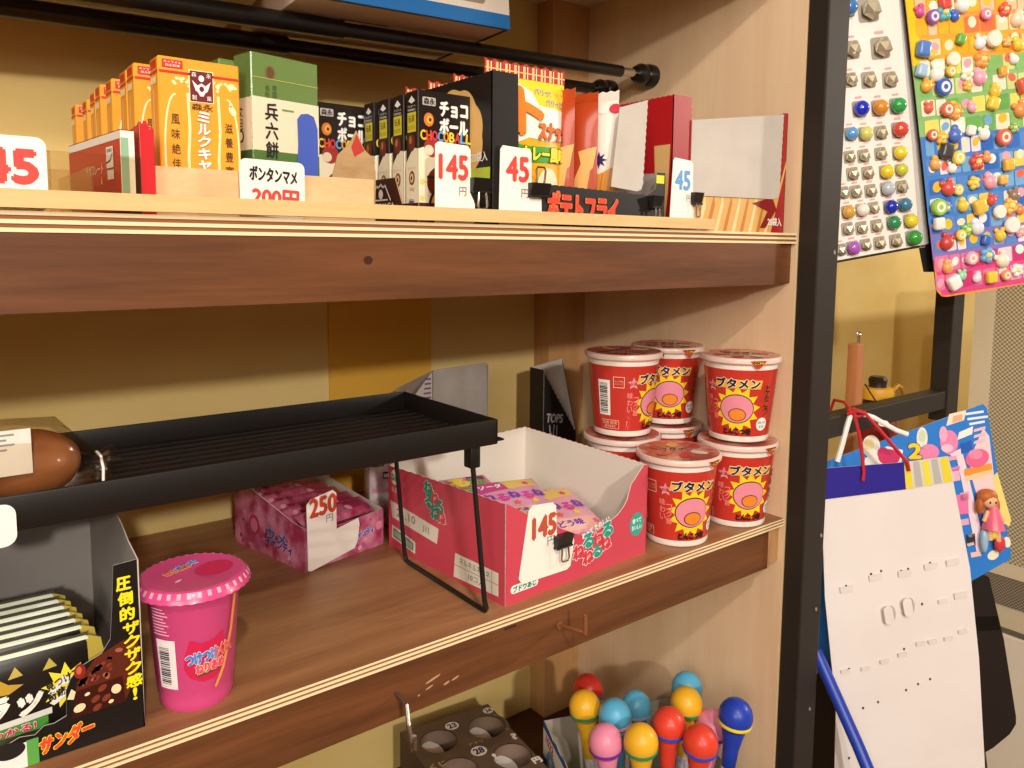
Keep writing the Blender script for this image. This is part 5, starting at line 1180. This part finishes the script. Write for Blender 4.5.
A([(136, 218), (147, 222), (146, 232), (135, 228)], '2a60c0', 4); E_(152, 214, 12, 9, 'ee6a98', 4, .3); E_(150, 218, 7, 5, 'f690b4', 5); A([(139, 196), (167, 203), (166, 209), (139, 203)], 'f09a3a', 4); A([(141, 191), (168, 198), (167, 203), (140, 196)], 'f4d0a0', 4)
for z in (244, 238, 232): A([(148, z-4), (160, z-1), (160, z+2), (149, z-1)], 'f8c4cc', 4)
A([(168, 196), (172, 200), (186, 152), (184, 146), (176, 150), (170, 176)], 'f2dc80', 3); E_(182, 130, 3.5, 5.5, 'f2eee4', 2, .2); E_(168, 117, 6, 4.5, 'f2eacc', 2, .5)
b.build('backing_card', t, smooth=0)
def sph(b, x, y, z, a, c, d, m, seg=18):
    bm = bmesh.new(); bmesh.ops.create_uvsphere(bm, u_segments=seg, v_segments=12, radius=1); b.bm(bm, m, Matrix.Translation((x, y, z)) @ Matrix.Diagonal((a, c, d, 1)))
sk = M('f0b890', .4); b = MB()
sph(b, .1600, -.0070, .1730, .0072, .0060, .0076, sk); b.lathe([(.0105, 0), (.0085, .008), (.0045, .021), (.003, .024)], M('ea6a88', .35, coat=.3), 18, c=(.1640, -.0070, .1450)); b.tube([(.160, -.007, .147), (.161, -.007, .134)], .0025, sk, 8); b.tube([(.168, -.007, .147), (.169, -.007, .133)], .0025, sk, 8)
b.tube([(.158, -.008, .163), (.153, -.0095, .153)], .0021, sk, 8); b.tube([(.168, -.008, .163), (.173, -.0095, .153)], .0021, sk, 8)
hr = M('b8642a', .45); sph(b, .1590, -.0052, .1765, .0100, .0070, .0080, hr); sph(b, .1510, -.0060, .1680, .0036, .0040, .0085, hr); sph(b, .1675, -.0060, .1680, .0030, .0040, .0080, hr)
for dx in (-.0028, .0028): sph(b, .1605+dx, -.0127, .1722, .0009, .0006, .0012, INK, 8)
b.build('doll', t, smooth=60, label='small doll in a pink dress')
for x, z, a, c, col in ((.1655, .1385, .0070, .0045, 'f2cf40'), (.1715, .1300, .0055, .0085, 'd8404a'), (.1560, .1330, .0040, .0120, '9cc0d8')):
    b = MB(); sph(b, x, -.005, z, a, .004, c, M(col, .3, coat=.4)); b.build('trinket', t, smooth=60)
b = MB().tube([(.066, 0, .234), (.062, .020, .266), (.058, .040, .285)], .0008, M('2a2420'), 6); b.build('hanging_wire', t)

# ---- white punched-out backing card with purple header
t = leaning('empty_toy_card', 'empty white backing card with punched holes and a purple header', 'toy card', (.6734, .3634, -.4904))
k = .0009505; b = MB(); S = FRONT(0, 0, 0); wc = M('ebe3e0', .5, noise=(9, 'e5dcd8', (1, 1, 1)))
b.slab(S, mm([(-3, -70), (158, -70), (149, 0), (143, 110), (134, 200), (117, 288), (-14, 274), (-14, 255), (-11, 170), (0, 60)], k), .0011, wc, M('c9b8a8'))
dk = M('4a423e', .8)
for x, y in ((846, 586), (871, 574), (881, 571), (901, 571), (908, 569), (930, 563), (922, 604), (904, 649), (849, 669), (863, 708), (878, 702), (906, 690), (918, 684), (930, 679), (849, 758), (845, 711)): b.ell(S, (x-836)*k, (768-y)*k, .0011, .0014, dk, 1, 10)
for x, y in ((846, 589), (875, 577), (904, 573), (930, 566), (952, 562), (942, 601), (960, 595), (845, 671), (865, 668), (884, 661), (902, 654), (920, 643), (932, 641), (948, 638), (962, 631)):
    w_ = .0062; X, Z = (x-836)*k, (768-y)*k
    T_ = Surf((0, -.0011, 0), (1, 0, .15), (-.15, .08, 1)); q = V((X, 0, Z)); T2 = Surf(q+V((0, -.0020, 0)), (1, 0, .17), (-.17, -.16, 1))
    b.slab(T2, [(-w_, -.0030), (w_*.9, -.0030), (w_, -.0018), (w_, .0030), (-w_, .0030), (-w_, -.0018)] if y < 600 else [(-w_*.7, -.0020), (w_*.7, -.0020), (w_*.7, .0018), (-w_*.7, .0018)], .0007, wc)
for x, y in ((887, 614), (906, 606)):
    T2 = Surf(V(((x-836)*k, -.0042, (768-y)*k)), (.95, .28, .15), (-.17, 0, 1)); b.slab(T2, rr(-.0050, -.0085, .0050, .0085, .0040), .0010, wc)
    b.ell(S, (x-836+3.5)*k, (768-y-.5)*k, .0050, .0085, M('b8aca4', .8), 1, 18)  # darker ellipse paints the shadow beside the lifted tab
b.build('backing_card', t, smooth=0)
S3 = FRONT(0, -.0016, 0); b = MB(); pu = M('2a1f8f', .35, coat=.3)
b.slab(S3, mm([(-12, 269), (69, 279), (118, 287), (111, 312), (67, 306), (-11, 300)], k), .0012, M('d9d3cc', .4))
b.poly(S3, mm([(-12, 269), (69, 279), (67, 306), (-11, 300)], k), pu, 1);
for i, c in enumerate(('e8d43a', 'b9b4b0', 'e8dc4a', 'b9b4b0', 'e8d43a')):
    x0, x1 = 67+9*i, 67+9*i+(6 if i != 4 else 7); b.poly(S3, mm([(x0+2+i*.5, 279.5+i*1.6), (x1+3.5+i*.5, 280.6+i*1.6), (x1+i*.1, 306+i*1.3), (x0, 305+i*1.3)], k), M(c, .4), 1)
b.build('header_strip', t, smooth=0, label='purple header with yellow and silver stripes')
loc_ = lambda x, y, d=0: ((x-836)*k, -.0028-d, (768-y)*k)
rc = M('c4262e', .5)
for pts in ([loc_(849, 410, -.004), loc_(852, 413, .002), loc_(858, 440, .003), loc_(862, 472, .001), loc_(861, 480, .001)], [loc_(853, 409, -.004), loc_(862, 412, .002), loc_(884, 438, .004), loc_(905, 462, .002), loc_(907, 470, .001)], [loc_(846, 414, 0), loc_(854, 410, .004), loc_(864, 414, .002), loc_(854, 416, .003), loc_(849, 411, 0)]):
    MB().tube(pts, .0017, rc, 8).build('red_cord', t, label='red cord')
b = MB(); wtm = M('f2eee8', .4)
b.tube([loc_(851, 412, -.002), loc_(846, 425), loc_(841, 444), loc_(836, 461)], .0026, wtm, 8); b.tube([loc_(862, 414, .001), loc_(872, 417), loc_(884, 424), loc_(895, 430), loc_(906, 434)], .0024, wtm, 8); b.ell(FRONT(0, -.003, 0), *mm([(882-836, 768-423)], k)[0], .005, .003, wtm, 1, 12)
b.build('white_tie', t, label='white plastic tie')
b = MB().tube([loc_(852, 411, -.003), loc_(852, 404, -.020), loc_(853, 404, -.046), loc_(853, 416, -.055)], .0015, rc, 8); b.build('red_cord', t, label='red cord')

# ---- blue pole, black board, wooden stick, bottle
tag(MB().tube([(.6650, .3850, -.3800), (.6560, .3340, -.4460), (.6400, .2700, -.5300), (.60, .13, -.712)], .0056, M('2340b0', .35, .5), 16).build('blue_pole'), 'blue metal pole slanting in front of the white card', 'pole')
b = MB(); S = Surf((0, 0, 0), (1, 0, 0), (0, 0, 1)); kk = .88/783.8
t = leaning('black_board', 'black rounded board leaning behind the white card', 'board', (.7741, .4457, -.5795))
P = mm([(0, 180), (143, 210), (165, 196), (177, 191), (192, 128), (204, 52), (204, 44), (198, 34), (181, 20), (160, 8), (0, -30)], kk)
b.slab(S, P, .009, M('221c19', .4, .4)); b.poly(S, mm([(120, 150), (186, 152), (188, 138), (120, 135)], kk), M('14100e', .3), 1); b.build('board_panel', t, smooth=0)
MB().tube([(.190, .006, .030), (.196, .006, -.02), (.204, .02, -.12)], .006, M('1b1613', .4), 10).build('leg', t)
t = thing('wooden_stick', 'brown square wooden stick with a metal eye, behind the rail', 'stick', (.8660, .470, -Z0))
b = MB().rbox((-.0075, -.0065, 0), (.0095, .0065, Z0-.108), WOOD('a8683c', 'b97a4a', 6, (8, 8, 1)), .0015); o = b.build('stick_body', t); o.rotation_euler = (0, 0, 0)
MB().tube([(.004, 0, Z0-.109), (.004, 0, Z0-.100)], .0018, STEEL, 8).tube([(.0045+.0032*cos(a), 0, Z0-.0975+.0032*sin(a)) for a in [2*pi*i/14 for i in range(15)]], .0009, STEEL, 6).build('eye_screw', t, label='small metal eye')
t = thing('fire_bottle', 'small red bottle with black neck and yellow collar, right of stick', 'bottle', (.9400, .4800, -.325))
MB().lathe([(.020, 0), (.026, .004), (.026, .105), (.024, .118), (.0165, .126)], M('9a2218', .3, coat=.3), 28).build('bottle_body', t)
MB().lathe([(.0168, .1262), (.0165, .140), (.0125, .146), (.0125, .152), (.0100, .158), (.0110, .166), (.0085, .170), (0, .170)], M('2a1d16', .4), 28).build('bottle_cap', t, label='black cap')
b = MB().lathe([(.0172, .1420), (.0196, .1425), (.0200, .1500), (.0185, .1560), (.0140, .1570)], M('d8a02c', .4), 24); b.tube([(.014, -.010, .150), (.026, -.012, .158), (.036, -.012, .154), (.043, -.012, .143)], .0026, M('d8a02c', .4), 8)
b.build('collar', t, label='yellow collar with a loose end')
MB().rbox((-.022, -.022, -(Z0-.325)), (.022, .022, -.0002), M('6b5a48', .7), .002).build('stand', t, label='plain brown stand')
# ---- metal cabinet at the right edge
t = thing('metal_cabinet', 'beige metal cabinet with perforated side at the right edge', 'cabinet', (1.25, .25, -Z0))
cm = M('dccfb2', .45); lm = M('e6dccb', .45)
b = MB().rbox((.004, -.45, .0), (.45, .249, Z0-.02), cm, .004); b.build('cabinet_body', t)
b = MB().box((.0, .222, Z0-.46), (.004, .249, Z0-.025), cm).box((0, -.45, Z0-.475), (.004, .249, Z0-.455), cm); b.build('frame', t, smooth=0)
b = MB().box((.002, -.45, Z0-.455), (.0038, .222, Z0-.025), DOTS('d8ccae', '8f8268', 160, .40)); b.build('perforated_panel', t, smooth=0, label='perforated sheet')
b = MB().box((.0022, -.45, Z0-.52), (.0038, .213, Z0-.475), DOTS('a59a86', '5f564a', 210, .42)); b.build('grille', t, smooth=0)
b = MB().rbox((-.004, -.45, .02), (.004, .249, Z0-.560), lm, .002).box((-.001, -.45, Z0-.559), (.004, .249, Z0-.553), M('6a5f52')); b.build('lower_panel', t, smooth=0)

# ================================================================== LIGHT, CAMERA
def lamp(name, loc, power, r, col):
    l = bpy.data.lights.new(name, 'POINT'); l.energy = power; l.shadow_soft_size = r; l.color = col
    o = bpy.data.objects.new(name, l); C.objects.link(o); o.location = (loc[0], loc[1], loc[2]+Z0); return o
lamp('ceiling_and_fill_lamp', (-.46, -1.85, .664), 92, .05, (1, .945, .865))
lamp('ceiling_and_fill_lamp', (-.15, -.56, .77), 25, .03, (1, .945, .865))
lamp('ceiling_and_fill_lamp', (2.15, -.60, .52), 42, .06, (1, .94, .84))  # fill added at the right to brighten the wall behind the rack
l = bpy.data.lights.new('left_fill_light', 'AREA'); l.energy = 17; l.shape = 'RECTANGLE'; l.size = 1.0; l.size_y = .7; l.color = (1, .95, .87)  # soft fill added at the left to brighten the side panel, no window
o = bpy.data.objects.new('left_fill_light', l); C.objects.link(o); o.location = (-1.40, -.95, .55+Z0)
o.rotation_euler = (V((.5, .45, -.12))-V((-1.40, -.95, .55))).to_track_quat('-Z', 'Y').to_euler()
w = bpy.data.worlds.new('World'); bpy.context.scene.world = w; w.use_nodes = True
w.node_tree.nodes['Background'].inputs[0].default_value = (1, .90, .78, 1); w.node_tree.nodes['Background'].inputs[1].default_value = .16
cam = bpy.data.cameras.new('Camera'); co = bpy.data.objects.new('Camera', cam); C.objects.link(co)
cam.sensor_width = 36; cam.lens = 783.8/1024*36; cam.shift_y = -(384-326.35)/1024; cam.clip_start = .02
m = Matrix(((.7923, .0553, -.6076, 0), (-.6100, .0849, -.7878, 0), (.0080, .9949, .1010, Z0), (0, 0, 0, 1)))
co.matrix_world = m
sc = bpy.context.scene; sc.camera = co
sc.view_settings.view_transform = 'Standard'; sc.view_settings.look = 'None'; sc.view_settings.gamma = 1; sc.view_settings.use_curve_mapping = False
sc.view_settings.exposure = 0.29
